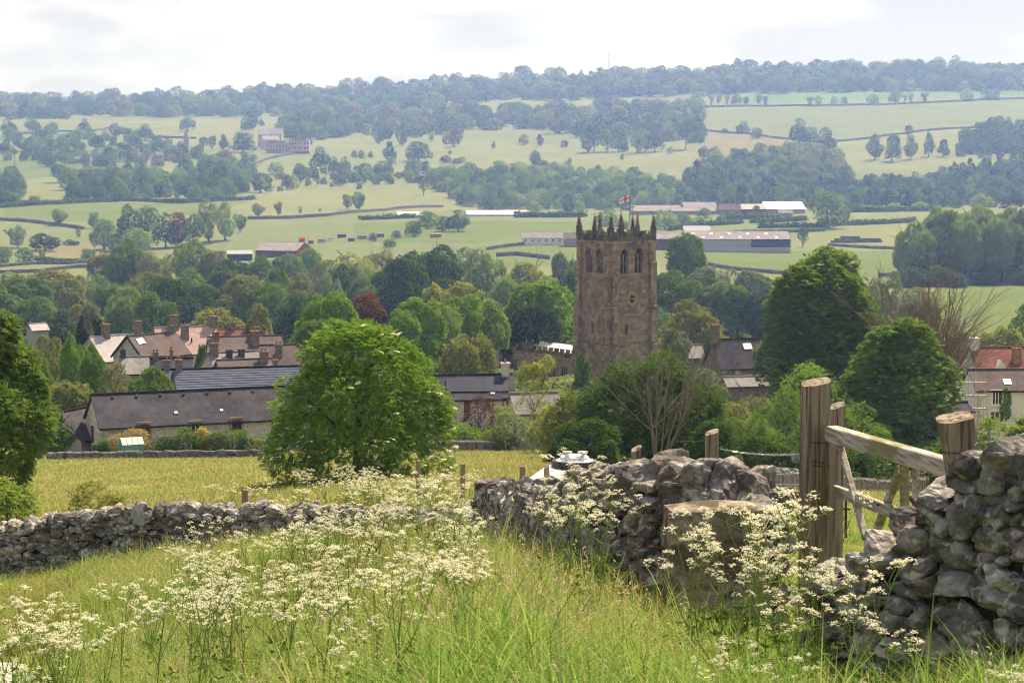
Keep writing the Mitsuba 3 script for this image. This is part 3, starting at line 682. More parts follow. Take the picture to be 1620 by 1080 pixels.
scene['mat_metal'] = {'type': 'twosided', 'b': {'type': 'principled', 'base_color': rgb(.45, .46, .47), 'roughness': .4, 'metallic': .8}}
scene['mat_blue_tile'] = dif(lambda p, n, uv: mikit.mix((.085, .10, .15), (.17, .19, .25), mikit.fbm(p.x * 1.5, p.y * 1.5, p.z * 4)))


class House:
    """a gabled house: A = front left corner at the eaves, rz = direction of the ridge"""
    def __init__(self, name, label, A, rz, L, W, rise, wall='mat_limestone', roof='mat_slate', base=None, over=.18, cat='house', group=None, thick=.10):
        self.key = thing(name, label, cat, group)
        self.A, self.rz, self.L, self.W, self.rise = np.array(A, float), math.radians(rz), L, W, rise
        self.x = np.array([math.cos(self.rz), math.sin(self.rz), 0]); self.y = np.array([-math.sin(self.rz), math.cos(self.rz), 0])
        if base is None:
            c = [self.A + self.x * a + self.y * b for a in (0, L) for b in (0, W)]
            base = min(float(land(q[0], q[1])) for q in c) - .3
        h = self.A[2] - base
        self.h = h
        pent = [(0, 0), (W, 0), (W, h), (W / 2, h + rise), (0, h)]
        m = trimesh.creation.extrude_polygon(Polygon(pent), L, engine='earcut')
        v = np.array(m.vertices)
        loc = np.stack([v[:, 2], v[:, 0], v[:, 1] - h], 1)
        part(self.key, 'wall', (self.w(loc), np.array(m.faces)), wall)
        sl = math.hypot(W / 2, rise)
        mb = MB()
        ux = rise / (W / 2)
        for s in (0, 1):
            y0 = -over if s == 0 else W + over
            prof = np.array([[y0, -over * ux], [W / 2, rise], [W / 2, rise + thick], [y0, -over * ux + thick]]) + [0, .02]
            q = np.vstack([np.c_[np.full(4, -over), prof], np.c_[np.full(4, L + over), prof]])
            f = np.array([[0, 1, 2], [0, 2, 3], [4, 6, 5], [4, 7, 6], [0, 4, 5], [0, 5, 1], [1, 5, 6], [1, 6, 2], [2, 6, 7], [2, 7, 3], [3, 7, 4], [3, 4, 0]])
            mb.add((self.w(q), f))
        self.roof = part(self.key, 'roof', mb.mesh(), roof)
        mb = MB().add((self.w(boxm((L / 2, W / 2, rise + thick + .05), (L + 2 * over + .02, .24, .12))[0]), boxm((0, 0, 0), (1, 1, 1))[1]))
        part(self.roof, 'ridge', mb.mesh(), 'mat_dark_trim' if roof in ('mat_slate', 'mat_blue_tile') else roof)
        mb = MB()
        mb.add((self.w(boxm((L / 2, -over - .05, -over * ux + .03), (L + 2 * over, .10, .10))[0]), boxm((0, 0, 0), (1, 1, 1))[1]))
        part(self.key, 'gutter', mb.mesh(), 'mat_dark_trim')

    def w(self, loc):
        loc = np.asarray(loc, float)
        return self.A + loc[:, :1] * self.x + loc[:, 1:2] * self.y + loc[:, 2:] * [0, 0, 1]

    def boxp(self, parent, name, c, size, mat, label=None, bev=0):
        v, f = boxm(c, size, 0, bev)
        return part(parent, name, (self.w(v), f), mat, label=label)

    def chimney(self, u, v=.5, w=.7, h=1.1, pots=2, mat='mat_brownstone', d=None, potmat='mat_terracotta'):
        """u along the ridge, v across (0..1)"""
        y = v * self.W
        zr = self.rise * (1 - abs(v - .5) * 2)
        d = d or w
        k = self.boxp(self.key, 'chimney', (u, y, zr + h / 2 - .3), (w * .88, d * .88, h + .6), mat)
        self.boxp(k, 'cap', (u, y, zr + h + .06), (w + .04, d + .04, .14), mat)
        for i in range(pots):
            px = u + (i - (pots - 1) / 2) * w * .5
            part(k, 'pot', (self.w(tube([(px, y, zr + h + .12), (px, y, zr + h + .45)], [.10, .085], 7)[0]), tube([(0, 0, 0), (0, 0, 1)], [.1, .1], 7)[1]), potmat)
        return k

    def front(self, px, row, off=0.0):
        """local (u, z) where a pixel's line of sight meets the front wall"""
        d = ray(px, row); n = self.y
        o = self.A - self.y * off
        p = d * (np.dot(o, n) / np.dot(d, n))
        return float(np.dot(p - self.A, self.x)), float(p[2] - self.A[2])

    def window(self, px, r0, r1, w, frame='mat_white', lights=2, stone='mat_sandstone', door=False):
        u0, z1 = self.front(px - w / 2, r0); u1, z0 = self.front(px + w / 2, r1)
        self.window_uz((u0 + u1) / 2, z0, abs(u1 - u0), z1 - z0, frame, lights, stone, door)

    def window_uz(self, u, z0, w, h, frame='mat_white', lights=2, stone='mat_sandstone', door=False, gable=False):
        def B(c, s):
            if gable:
                v, f = boxm((c[1], -0 + c[0], c[2]), (s[1], s[0], s[2]))
                return self.w(v), f
            v, f = boxm(c, s)
            return self.w(v), f
        k = numbered(self.key + '__' + ('door' if door else 'window'))
        t = .07
        mb = MB()
        if stone:
            sw = .16
            mb.add(B((u, -.06, z0 + h + sw / 2), (w + 2 * sw, .16, sw))).add(B((u, -.07, z0 - .06), (w + 2 * sw, .2, .12)))
            mb.add(B((u - w / 2 - sw / 2, -.05, z0 + h / 2), (sw, .15, h))).add(B((u + w / 2 + sw / 2, -.05, z0 + h / 2), (sw, .15, h)))
            scene[k] = mikit.ply(mb.mesh(), stone)
        fr = MB()
        for i in range(lights + 1):
            fr.add(B((u - w / 2 + t / 2 + (w - t) * i / lights, -.025, z0 + h / 2), (t, .06, h)))
        fr.add(B((u, -.022, z0 + t / 2), (w - .01, .055, t))).add(B((u, -.022, z0 + h - t / 2), (w - .01, .055, t)))
        part(k, 'frame', fr.mesh(), frame)
        part(k, 'pane', B((u, -.004, z0 + h / 2), (w - t, .014, h - t)), 'mat_glass' if not door else frame)

    def slope(self, px, row):
        """local (u, s) of a pixel on the front slope; s from the eaves 0 to the ridge 1"""
        n = np.cross(self.x, self.y * self.W / 2 + np.array([0, 0, self.rise]))
        d = ray(px, row)
        p = d * (np.dot(self.A, n) / np.dot(d, n))
        return float(np.dot(p - self.A, self.x)), float((p[2] - self.A[2]) / self.rise)

    def onroof(self, name, u0, u1, s0, s1, t, mat, lift=.13, label=None, parent=None):
        q = []
        nrm = norm(np.array([0, -self.rise, self.W / 2]))
        for k in (lift, lift + t):
            for u, s in ((u0, s0), (u1, s0), (u1, s1), (u0, s1)):
                q.append(np.array([u, s * self.W / 2, s * self.rise]) + nrm * k)
        f = np.array([[0, 2, 1], [0, 3, 2], [4, 5, 6], [4, 6, 7], [0, 1, 5], [0, 5, 4], [1, 2, 6], [1, 6, 5], [2, 3, 7], [2, 7, 6], [3, 0, 4], [3, 4, 7]])
        return part(parent or self.roof, name, (self.w(np.array(q)), f), mat, label=label)


# ---------------------------------------------------------------- the village on the left
b = House('stone_barn', 'long grey stone barn with dark slate roof behind the garden hedge', pt(160, 677, 146), 22, 15.5, 6, 1.95, base=-23.2, cat='barn')
b.window(228, 671, 689, 15, 'mat_brown_wood', 2); b.window(309, 668.5, 684, 15, 'mat_white', 2); b.window(373.5, 663.5, 679, 15, 'mat_brown_wood', 1)
b.window_uz(3.3, -1.75, .75, 1.5, 'mat_brown_wood', 1, None, True, gable=True)
part(b.key, 'downpipe', (b.w(tube([(10.2, -.1, 0), (10.2, -.1, -2.6)], .05, 6)[0]), tube([(0, 0, 0), (0, 0, 1)], .05, 6)[1]), 'mat_dark_trim')
for i in range(7):
    b.onroof('vent', 1.3 + i * 1.75, 1.45 + i * 1.75, .86, .92, .10, 'mat_slate')
for px, r in ((278, 655), (350, 651)):
    u, s = b.slope(px, r); b.onroof('vent', u - .12, u + .12, s - .03, s + .04, .05, 'mat_white')
for i, (A, L, lab) in enumerate(((pt(283, 621, 172), 10.5, 'terrace with ribbed blue grey tiled roof behind the barn ridge'), (pt(264, 620, 178), 5, 'small gabled house with blue grey tiles behind the barn\'s left ridge'))):
    h = House('tiled_house', lab, A, 16, L, 5.6, 1.55, 'mat_sandstone', 'mat_blue_tile')
    for k in range(9):
        h.onroof('tile_course', -.15, L + .15, -.03 + k / 9., -.03 + (k + .32) / 9., .045, 'mat_blue_tile', lift=.11)
    h.chimney(.35, .5, .62, .85, 1); 
h = House('pale_roofed_house', 'house with silvery pale roof at the left of the village', pt(166, 572, 250), 45, 7.5, 6, 2.7, 'mat_limestone', 'mat_roof_pale')
h.chimney(2.2, .5, .95, 1.5, 3); h.chimney(6.9, .5, .95, 1.6, 3)
k = h.boxp(h.key, 'dormer', (4.9, .9, .6), (1.2, 1.4, 1.1), 'mat_dark_trim')
h = House('brown_roofed_house', 'gable ended house with brown roof and a skylight', pt(227, 567, 235), 52, 7.2, 5.2, 2.3, 'mat_limestone', 'mat_roof_brown')
u, s = h.slope(222, 541); h.onroof('skylight', u - .5, u + .5, s - .12, s + .12, .06, 'mat_lead')
for s0 in (0, 1):
    q = np.array([[-.22, -.2 if s0 == 0 else h.W + .2, -.16], [-.22, h.W / 2, h.rise + .1]])
    part(h.key, 'bargeboard', beam(h.w(q)[0], h.w(q)[1], .10, .22), 'mat_dark_trim')
h.chimney(6.6, .5, .7, .8, 2)
h = House('pink_roofed_house', 'big house with broad sunlit pink tiled roof and chimneys', pt(258, 562, 268), 24, 8.2, 8, 3.2, 'mat_limestone', 'mat_roof_pink')
h.chimney(2.6, .5, 1.15, 1.6, 4); h.chimney(3.6, .30, 1.0, 1.6, 3); h.chimney(7.9, .5, 1.1, 1.3, 3)
h.window_uz(5.2, -1.3, .9, 1.0); h.window_uz(6.9, -1.3, .9, 1.0)
part(h.key, 'vent_pipe', (h.w(tube([(4.3, 1.6, 1.2), (4.3, 1.6, 2.0)], .09, 6)[0]), tube([(0, 0, 0), (0, 0, 1)], .05, 6)[1]), 'mat_dark_trim')
h = House('red_roofed_house', 'long low house with red roof behind the pink roofed house', pt(322, 542, 305), 8, 9.5, 6, 1.6, 'mat_brick', 'mat_roof_red')
h.chimney(1.7, .5, .75, 1.2, 2, 'mat_brick'); h.chimney(4.4, .5, .9, 1.1, 3)
h = House('dark_roofed_house', 'house with mottled dark roof and stacks beside the elder tree', pt(398, 592, 214), 10, 9, 8, 2.6, 'mat_brownstone', 'mat_roof_brown')
h.chimney(.6, .5, 1.0, 1.5, 3); h.chimney(3.0, .3, .8, 1.2, 2); h.chimney(1.2, .12, .9, 1.1, 2); h.chimney(2.4, .08, .8, .9, 2)
h = House('slate_roofed_house', 'house with long dark roof and chimneys in mid village', pt(333, 558, 240), 12, 8.5, 6, 1.5, 'mat_limestone', 'mat_roof_brown')
h.chimney(.8, .4, .9, .9, 2); h.chimney(5.6, .5, .9, 1.1, 2)
h = House('grey_roofed_house', 'house with worn grey roof and two square stacks', pt(346, 594, 206), 28, 5.6, 6, 1.9, 'mat_limestone', 'mat_roof_grey')
h.chimney(.5, .45, .8, 1.2, 2, 'mat_brownstone')
for u in (2.0, 3.3):
    h.chimney(u, .38, .6, .75, 0, 'mat_slate')
h = House('low_roofed_cottage', 'small brown roofed cottage just above the ribbed blue roof', pt(352, 596, 195), 18, 5, 5, 1.25, 'mat_brownstone', 'mat_roof_brown')
h.chimney(4.4, .4, .8, 1.0, 2)
h = House('grey_bungalow', 'low grey roofed bungalow half hidden in leaves', pt(190, 592, 198), 8, 4.6, 5, 1.35, 'mat_limestone', 'mat_roof_grey')
h.chimney(.2, .5, .6, .7, 1, 'mat_slate')
h = House('slate_cottage', 'slate cottage with an orange chimney right of the bungalow', pt(240, 598, 194), 10, 3.8, 5, 1.5, 'mat_limestone', 'mat_slate')
h.chimney(1.9, .5, .35, .8, 1, 'mat_terracotta'); h.chimney(.4, .5, .6, .6, 2)
House('garden_shed', 'tiny pale shed among trees at the far left', pt(52, 523, 320), 35, 2.6, 2.6, .9, 'mat_sheet_grey', 'mat_roof_pale', cat='shed')
House('stone_outbuilding', 'small stone gable beside the left tree and the barn', pt(129, 697, 149), 68, 7, 5.2, 1.7, 'mat_limestone', 'mat_slate', base=-24, cat='outbuilding')
h = House('solar_house', 'stone cottage with solar panels on its slate roof', pt(668, 633, 165), 7, 7.5, 5.6, 1.6, base=-24.5)
h.chimney(7.1, .5, .75, .95, 1, 'mat_limestone'); h.window(773, 631, 646, 9); h.window(803, 629, 645, 9.5); h.window(739, 633, 657, 10, 'mat_brown_wood', 1, None, True); h.window(706, 634, 646, 8, 'mat_brown_wood', 1)
for i in range(5):
    u0, s0 = h.slope(707 + i * 19.5, 621); u1, s1 = h.slope(726 + i * 19.5, 603)
    h.onroof('solar_panel', u0, u0 + 1.0, .26, .80, .05, 'mat_panel', lift=.16)
u, s = h.slope(779, 622); h.onroof('vent', u - .18, u + .18, .16, .22, .05, 'mat_white')
House('stone_roofed_annexe', 'low grey roofed annexe right of the solar house', pt(818, 655, 160), 12, 3.6, 4, 1.3, 'mat_limestone', 'mat_roof_grey', cat='outbuilding')
# ---------------------------------------------------------------- the village on the right
h = House('stone_house', 'tall roofed stone house with red chimney pots right of church', pt(1142, 583, 230), 14, 6.6, 6, 2.9, 'mat_brownstone', 'mat_slate')
h.chimney(.2, .5, 1.0, 1.7, 3, 'mat_brownstone'); h.window(1167, 584.5, 591, 6, 'mat_white', 2, None); h.window(1146, 584.5, 590, 6, 'mat_white', 2, None)
u, s = h.slope(1182, 549); h.onroof('skylight', u - .5, u + .5, s - .1, s + .1, .06, 'mat_lead')
House('lean_to', 'grey roofed lean to below the tall roofed stone house', pt(1152, 612, 216), 12, 4.6, 3, .8, 'mat_brownstone', 'mat_roof_grey', cat='outbuilding')
h = House('gabled_cottage', 'low cottage with two chimneys just right of the grey bush', pt(1078, 567, 255), 8, 4.8, 5, 1.3, 'mat_brownstone', 'mat_roof_grey')
h.chimney(.7, .5, .8, 1.6, 2); h.chimney(4.1, .3, .7, 1.5, 2)
h = House('white_house', 'white rendered house with brown roof and climbing ivy', pt(1546, 618, 165), 2, 6.5, 5, 1.35, 'mat_render', 'mat_roof_brown')
h.window(1577, 619, 640, 15, 'mat_white', 3, 'mat_white'); h.window(1577, 650, 668, 22, 'mat_white', 3, 'mat_white')
u, s = h.slope(1593, 606); h.onroof('skylight', u - .3, u + .3, s - .12, s + .12, .06, 'mat_lead')
for i in range(8):
    h.boxp(h.key, 'quoin', (.22 if i % 2 else .14, -.035, -.35 - i * .34), (.44 if i % 2 else .28, .09, .24), 'mat_limestone')
iv = crown(77, 2600, .028, 'mid', 'oval', 22, (.12, .22))
u, z = h.front(1590, 655); q = h.w(np.array([[u, -.15, z - .8]]))[0]
ivk = thing('ivy', 'green ivy climbing the white house between its windows', 'ivy')
part(ivk, 'foliage', (iv[0] * [1.3, .35, 3.1] + q, iv[1]), 'mat_leaf', color=iv[2])
h = House('red_gabled_house', 'red tiled house with white chimney and white dormer', pt(1549, 590, 190), 4, 7, 6, 2.0, 'mat_render', 'mat_roof_red')
h.chimney(.35, .5, .95, .9, 1, 'mat_render'); h.chimney(3.9, .2, .8, 1.3, 2, 'mat_sandstone')
pr = prism([(-.55, 0), (.55, 0), (.0, .9)], 1.6)
part(h.key, 'dormer', (h.w(pr[0] + [2.2, .35, .25]), pr[1]), 'mat_render')
h = House('brown_cottage', 'brown roofed cottage under the bare twiggy tree', pt(1508, 600, 205), 38, 4.5, 5, 1.9, 'mat_brick', 'mat_roof_brown')
h.chimney(3.9, .5, .6, .6, 1)
h = House('scaffolded_house', 'pale gabled house end with scaffolding around it', pt(1546, 622, 172), 78, 5, 2.6, 1.3, 'mat_render', 'mat_slate')
House('slate_shed', 'slate roofed brick shed at the foot of the scaffolding', pt(1510, 652, 160), 20, 1.6, 2, .5, 'mat_brick', 'mat_slate', cat='shed')
sk = thing('scaffolding', 'metal pole scaffolding against the pale gabled house', 'scaffolding')
P0 = pt(1516, 660, 163)
for i in range(4):
    for j in range(2):
        q = P0 + [i * .75, j * .9, -.6]
        part(sk, 'pole', tube([q, q + [0, 0, 4.2]], .035, 5), 'mat_metal')
for j in range(3):
    q = P0 + [-.2, 0, .7 + j * 1.05]
    part(sk, 'pole', tube([q, q + [2.7, 0, 0]], .035, 5), 'mat_metal')
    part(sk, 'platform', boxm(q + [1.3, .45, -.06], (2.5, .8, .05)), 'mat_limestone')
part(sk, 'pole', tube([P0 + [0, 0, -.5], P0 + [1.5, 0, 2.4]], .035, 5), 'mat_metal')
# ---------------------------------------------------------------- the church
tw = thing('church', 'brown gritstone church with tall pinnacled clock tower and battlemented nave', 'church')
TA = math.radians(34.5)
O = pt(966, 500, 297.0) * [1, 1, 0]
tx_, ty_ = np.array([math.cos(TA), math.sin(TA), 0]), np.array([-math.sin(TA), math.cos(TA), 0])
S = 8.0


def cw(v):
    v = np.asarray(v, float)
    return O + v[:, :1] * tx_ + v[:, 1:2] * ty_ + v[:, 2:] * [0, 0, 1]


def cbox(parent, name, c, size, mat='mat_gritstone', bev=0.0, label=None):
    v, f = boxm(c, size, 0, bev)
    return part(parent, name, (cw(v), f), mat, label=label)


zb, zt_ = -40.5, -13.7
tk = numbered(tw + '__tower')
arch = lambda w, h: [(-w / 2, 0)] + [(w / 2, 0)] + [(w / 2 * math.cos(a) * 1.0 if False else w / 2 - w * (1 - math.cos(a)), h * .58 + math.sin(a) * w) for a in np.linspace(0, math.pi / 3, 7)] + [(-(w / 2 - w * (1 - math.cos(a))), h * .58 + math.sin(a) * w) for a in np.linspace(math.pi / 3, 0, 7)[1:]]


def face(v, side):
    """(u along the face, out of the wall, z) -> tower frame; side 0 = the face towards the right, 1 = towards the left"""
    v = np.asarray(v, float)
    return np.stack([v[:, 0], -v[:, 1], v[:, 2]], 1) if side == 0 else np.stack([-v[:, 1], v[:, 0], v[:, 2]], 1)


body = manifold3d.Manifold.cube([S, S, zt_ - zb]).translate([0, 0, zb])
cuts = []
WZ = -18.1
for side in (0, 1):
    for u in (2.45, 5.15) if side == 0 else (2.75, 5.35):
        poly = np.array(arch(1.45, 3.9)); poly = poly * [1, 3.72 / poly[:, 1].max()]
        cs = manifold3d.CrossSection([poly.tolist()])
        m = manifold3d.Manifold.extrude(cs, 1.1).to_mesh()
        v = np.array(m.vert_properties)[:, :3]
        loc = np.stack([v[:, 0] + u, -(v[:, 2] - .0) + .02, v[:, 1] + WZ], 1)
        lv = face(loc, side)
        cuts.append(trimesh.Trimesh(lv, np.array(m.tri_verts)))
    for u in (((2.9, -27.1, .55, 1.5),) if side == 0 else ((4.4, -27.0, .5, 1.6),)):
        lv = face(boxm((u[0], -.25, u[1] + u[3] / 2), (u[2], .6, u[3]))[0], side)
        cuts.append(trimesh.Trimesh(lv, boxm((0, 0, 0), (1, 1, 1))[1]))
for c in cuts:
    if c.volume < 0:
        c.invert()
    mm = manifold3d.Manifold(manifold3d.Mesh(vert_properties=np.array(c.vertices, np.float32), tri_verts=np.array(c.faces, np.uint32)))
    body = body - mm
bm = body.to_mesh()
scene[tk] = mikit.ply((cw(np.array(bm.vert_properties)[:, :3]), np.array(bm.tri_verts)), 'mat_gritstone')


def ring(parent, name, z, h, out, mat='mat_gritstone'):
    mb = MB()
    for c, s in (((S / 2, -out / 2, z), (S + 2 * out, out, h)), ((S / 2, S + out / 2, z), (S + 2 * out, out, h)), ((-out / 2, S / 2, z), (out, S - .004, h)), ((S + out / 2, S / 2, z), (out, S - .004, h))):
        v, f = boxm(c, s); mb.add((cw(v), f))
    return part(parent, name, mb.mesh(), mat)


for z, h, o in ((-13.55, .32, .22), (-18.55, .22, .14), (-28.4, .25, .18)):
    ring(tk, 'string_course', z, h, o, 'mat_gritstone')
for side in (0, 1):
    for u in (2.45, 5.15) if side == 0 else (2.75, 5.35):
        k = numbered(tk + '__belfry_window')
        # hood mould
        poly = np.array(arch(1.45, 3.9)); poly = poly * [1, 3.72 / poly[:, 1].max()]
        pts = poly[1:-1] if False else poly[2:]
        lo = np.stack([pts[:, 0] * 1.18 + u, np.full(len(pts), .06), pts[:, 1] * 1.02 + WZ + .05], 1)
        lo = lo[lo[:, 2] > WZ + 1.7]
        scene[k] = mikit.ply((cw(face(tube(lo, .13, 5)[0], side)), tube(lo, .13, 5)[1]), 'mat_gritstone')
        mb = MB()
        for q in ((u, -.30, WZ + 1.25, .15, 2.5), (u - .62, -.32, WZ + 1.3, .10, 2.6), (u + .62, -.32, WZ + 1.3, .10, 2.6)):
            v, f = boxm((q[0], q[1], q[2]), (q[3], .22, q[4])); mb.add((cw(face(v, side)), f))
        v, f = boxm((u, -.31, WZ + 1.55), (1.3, .2, .14)); mb.add((cw(face(v, side)), f))
        for s in (-1, 1):
            arcp = np.array([[u + s * (.33 + .3 * math.cos(a)), -.3, WZ + 2.35 + .5 * math.sin(a)] for a in np.linspace(0, math.pi, 9)])
            t = tube(arcp, .07, 4); mb.add((cw(face(t[0], side)), t[1]))
        part(tk, 'mullion', mb.mesh(), 'mat_gritstone')
        mb = MB()
        for q in range(11):
            v, f = boxm((u, -.62, WZ + .2 + q * .31), (1.3, .30, .05))
            v[:, 2] += (v[:, 1] + .62) * -.8
            mb.add((cw(face(v, side)), f))
        part(tk, 'louvre', mb.mesh(), 'mat_dark_trim')
# stepped buttresses, two at each visible corner
for (cx, cy, dx, dy) in ((.55, 0, 0, -1), (S - .55, 0, 0, -1), (0, .55, -1, 0), (0, S - .55, -1, 0), (S, .55, 1, 0), (S, S - .55, 1, 0)):
    mb = MB()
    for z0, z1, out in ((-40.5, -28.3, 1.05), (-28.35, -22.6, .82), (-22.65, -16.2, .58), (-16.25, -13.3, .36)):
        w = .95
        c = (cx + dx * out / 2, cy + dy * out / 2, (z0 + z1) / 2)
        s = (w if dx == 0 else out, w if dy == 0 else out, z1 - z0)
        v, f = boxm(c, s)
        top = v[:, 2] > (z0 + z1) / 2
        outer = ((v[:, 0] - cx) * dx + (v[:, 1] - cy) * dy) > out * .6
        v[top & outer, 2] -= .35
        mb.add((cw(v), f))
    part(tk, 'buttress', mb.mesh(), 'mat_gritstone')
# parapet with merlons
mb = MB()
for side, (ax, fix) in enumerate((('x', 0.18), ('x', S - .18), ('y', .18), ('y', S - .18))):
    n = 9
    for i in range(n):
        u = S * (i + .5) / n
        hgt = 1.30 if i % 2 == 0 else .98
        c = (u, fix, -13.4 + hgt / 2) if ax == 'x' else (fix, u, -13.4 + hgt / 2)
        L = S / n - (.004 if True else 0)
        if ax == 'y' and i in (0, n - 1):
            continue
        v, f = boxm(c, (L, .36, hgt) if ax == 'x' else (.36, L, hgt)); mb.add((cw(v), f))
        if i % 2 == 0:
            c2 = (c[0], c[1], -13.4 + hgt + .05)
            v, f = boxm(c2, (L + .06, .46, .1) if ax == 'x' else (.46, L + .06, .1)); mb.add((cw(v), f))
part(tk, 'parapet', mb.mesh(), 'mat_parapet')
cbox(tk, 'roof', (S / 2, S / 2, -13.35), (S - .8, S - .8, .3), 'mat_lead')


def pinnacle(x, y, big):
    mb = MB()
    w = .62 if big else .5
    v, f = boxm((x, y, -12.5), (w, w, 1.8)); mb.add((cw(v), f))
    v, f = boxm((x, y, -11.55), (w + .14, w + .14, .12)); mb.add((cw(v), f))
    hgt = 1.95
    m = trimesh.creation.cone(radius=w * .56, height=hgt, sections=8)
    mb.add((cw(np.array(m.vertices) + [x, y, -11.5]), np.array(m.faces)))
    for lv in range(5):
        z = -11.35 + lv * .35; r = w * .56 * (1 - (z + 11.5) / hgt) + .06
        for a in range(4):
            c = (x + r * math.cos(a * math.pi / 2 + .785), y + r * math.sin(a * math.pi / 2 + .785), z)
            v, f = boxm(c, (.17, .17, .17), .78, .04); mb.add((cw(v), f))
    v, f = boxm((x, y, -11.5 + hgt + .05), (.24, .24, .2), 0, .06); mb.add((cw(v), f))
    part(tk, 'pinnacle', mb.mesh(), 'mat_parapet')


for x, y in ((.1, .1), (S - .1, .1), (.1, S - .1), (S - .1, S - .1)):
    pinnacle(x, y, True)
for x, y in ((S / 2, .05), (.05, S / 2), (S / 2, S - .05), (S - .05, S / 2)):
    pinnacle(x, y, False)
# the clock: black dial, gilt ring, numerals and hands
ck = numbered(tk + '__clock')
uc, zc_ = 3.85, -21.85


def onface(vf, out=0.0):
    v, f = np.asarray(vf[0], float), vf[1]
    return cw(face(np.stack([v[:, 0] + uc, v[:, 2] + out, v[:, 1] + zc_], 1), 0)), f[:, ::-1]


disc = trimesh.creation.cylinder(radius=.98, height=.08, sections=40)
scene[ck] = mikit.ply(onface((np.array(disc.vertices), np.array(disc.faces)), .04), 'mat_dark_trim')
mb = MB()
ring_ = tube([(0.92 * math.cos(a), .92 * math.sin(a), 0) for a in np.linspace(0, 2 * math.pi, 41)], .05, 5, False); mb.add(onface(ring_, .09))
for i in range(12):
    a = math.pi / 2 - i * math.pi / 6
    bx_ = boxm((0, 0, 0), (.36, .13, .03))
    c_, s_ = math.cos(a), math.sin(a)
    v = bx_[0] @ np.array([[c_, s_, 0], [-s_, c_, 0], [0, 0, 1]]) + [.68 * c_, .68 * s_, 0]
    mb.add(onface((v, bx_[1]), .10))
part(tk, 'clock_numerals', mb.mesh(), 'mat_gold')
mb = MB()
for a, L, w in ((math.radians(-8), .62, .09), (math.radians(176), .40, .12)):
    bx_ = boxm((L / 2 - .1, 0, 0), (L, w, .03)); c_, s_ = math.cos(a), math.sin(a)
    mb.add(onface((bx_[0] @ np.array([[c_, s_, 0], [-s_, c_, 0], [0, 0, 1]]), bx_[1]), .14))
part(tk, 'clock_hands', mb.mesh(), 'mat_gold')
# nave running back from the tower
nk = numbered(tw + '__nave')
NL, NW = 21.0, 9.0
m = trimesh.creation.box((NW, NL, 9.2)); v = np.array(m.vertices) + [-.7 + NW / 2, S + NL / 2, -31.0 - 4.6]
scene[nk] = mikit.ply((cw(v), np.array(m.faces)), 'mat_gritstone')
mb = MB()
for xs in (-.7 + .2, -.7 + NW - .2):
    n = 29
    for i in range(n):
        hgt = 1.15 if i % 2 == 0 else .62
        v, f = boxm((xs, S + NL * (i + .5) / n, -31.0 + hgt / 2), (.38, NL / n - .004, hgt)); mb.add((cw(v), f))
for i in range(9):
    hgt = 1.15 if i % 2 == 0 else .62
    v, f = boxm((-.3 + (NW - .8) * (i + .5) / 9, S + NL - .2, -31.0 + hgt / 2 + .9 * (1 - abs(i - 4) / 4.)), ((NW - .8) / 9 - .004, .38, hgt)); mb.add((cw(v), f))
part(nk, 'parapet', mb.mesh(), 'mat_parapet')
rp = np.array([(-.3, 0), (NW - 1.1, 0), (NW - 1.1, .25), (NW / 2 - .7, 1.2), (-.3, .25)])
pm = trimesh.creation.extrude_polygon(Polygon(rp), NL - .8, engine='earcut'); v = np.array(pm.vertices)
part(nk, 'roof', (cw(np.stack([v[:, 0], S + .4 + v[:, 2], -30.98 + v[:, 1]], 1)), np.array(pm.faces)), 'mat_lead')
mb = MB()
for c, s in (((NW / 2 - .7, S + NL - .3, -27.2), (.25, 1.1, 2.2)), ((NW / 2 - .7, S + NL - .3, -28.6), (.5, 1.5, 1.0))):
    v, f = boxm(c, s); mb.add((cw(v), f))
v = np.array(trimesh.creation.cone(radius=.7, height=1.1, sections=4).vertices) * [.5, 1, 1] + [NW / 2 - .7, S + NL - .3, -26.1]
mb.add((cw(v), np.array(trimesh.creation.cone(radius=.7, height=1.1, sections=4).faces)))
v, f = boxm((NW / 2 - .7, S + NL - .3, -24.7), (.14, .14, .9)); mb.add((cw(v), f))
v, f = boxm((NW / 2 - .7, S + NL - .3, -24.6), (.12, .5, .12)); mb.add((cw(v), f))
part(nk, 'bellcote', mb.mesh(), 'mat_parapet')
for i in range(6):
    y = S + 2.2 + i * 3.3
    k = cbox(nk, 'window', (-.72, y, -33.6), (.10, 1.7, 2.3), 'mat_glass')
    mb = MB()
    for c, s in (((-.77, y, -32.35), (.18, 2.0, .22)), ((-.77, y, -34.85), (.2, 2.0, .2)), ((-.77, y - .95, -33.6), (.16, .2, 2.28)), ((-.77, y + .95, -33.6), (.16, .2, 2.28)), ((-.78, y - .3, -33.6), (.12, .12, 2.28)), ((-.78, y + .3, -33.6), (.12, .12, 2.28))):
        v, f = boxm(c, s); mb.add((cw(v), f))
    part(nk, 'window_surround', mb.mesh(), 'mat_gritstone')
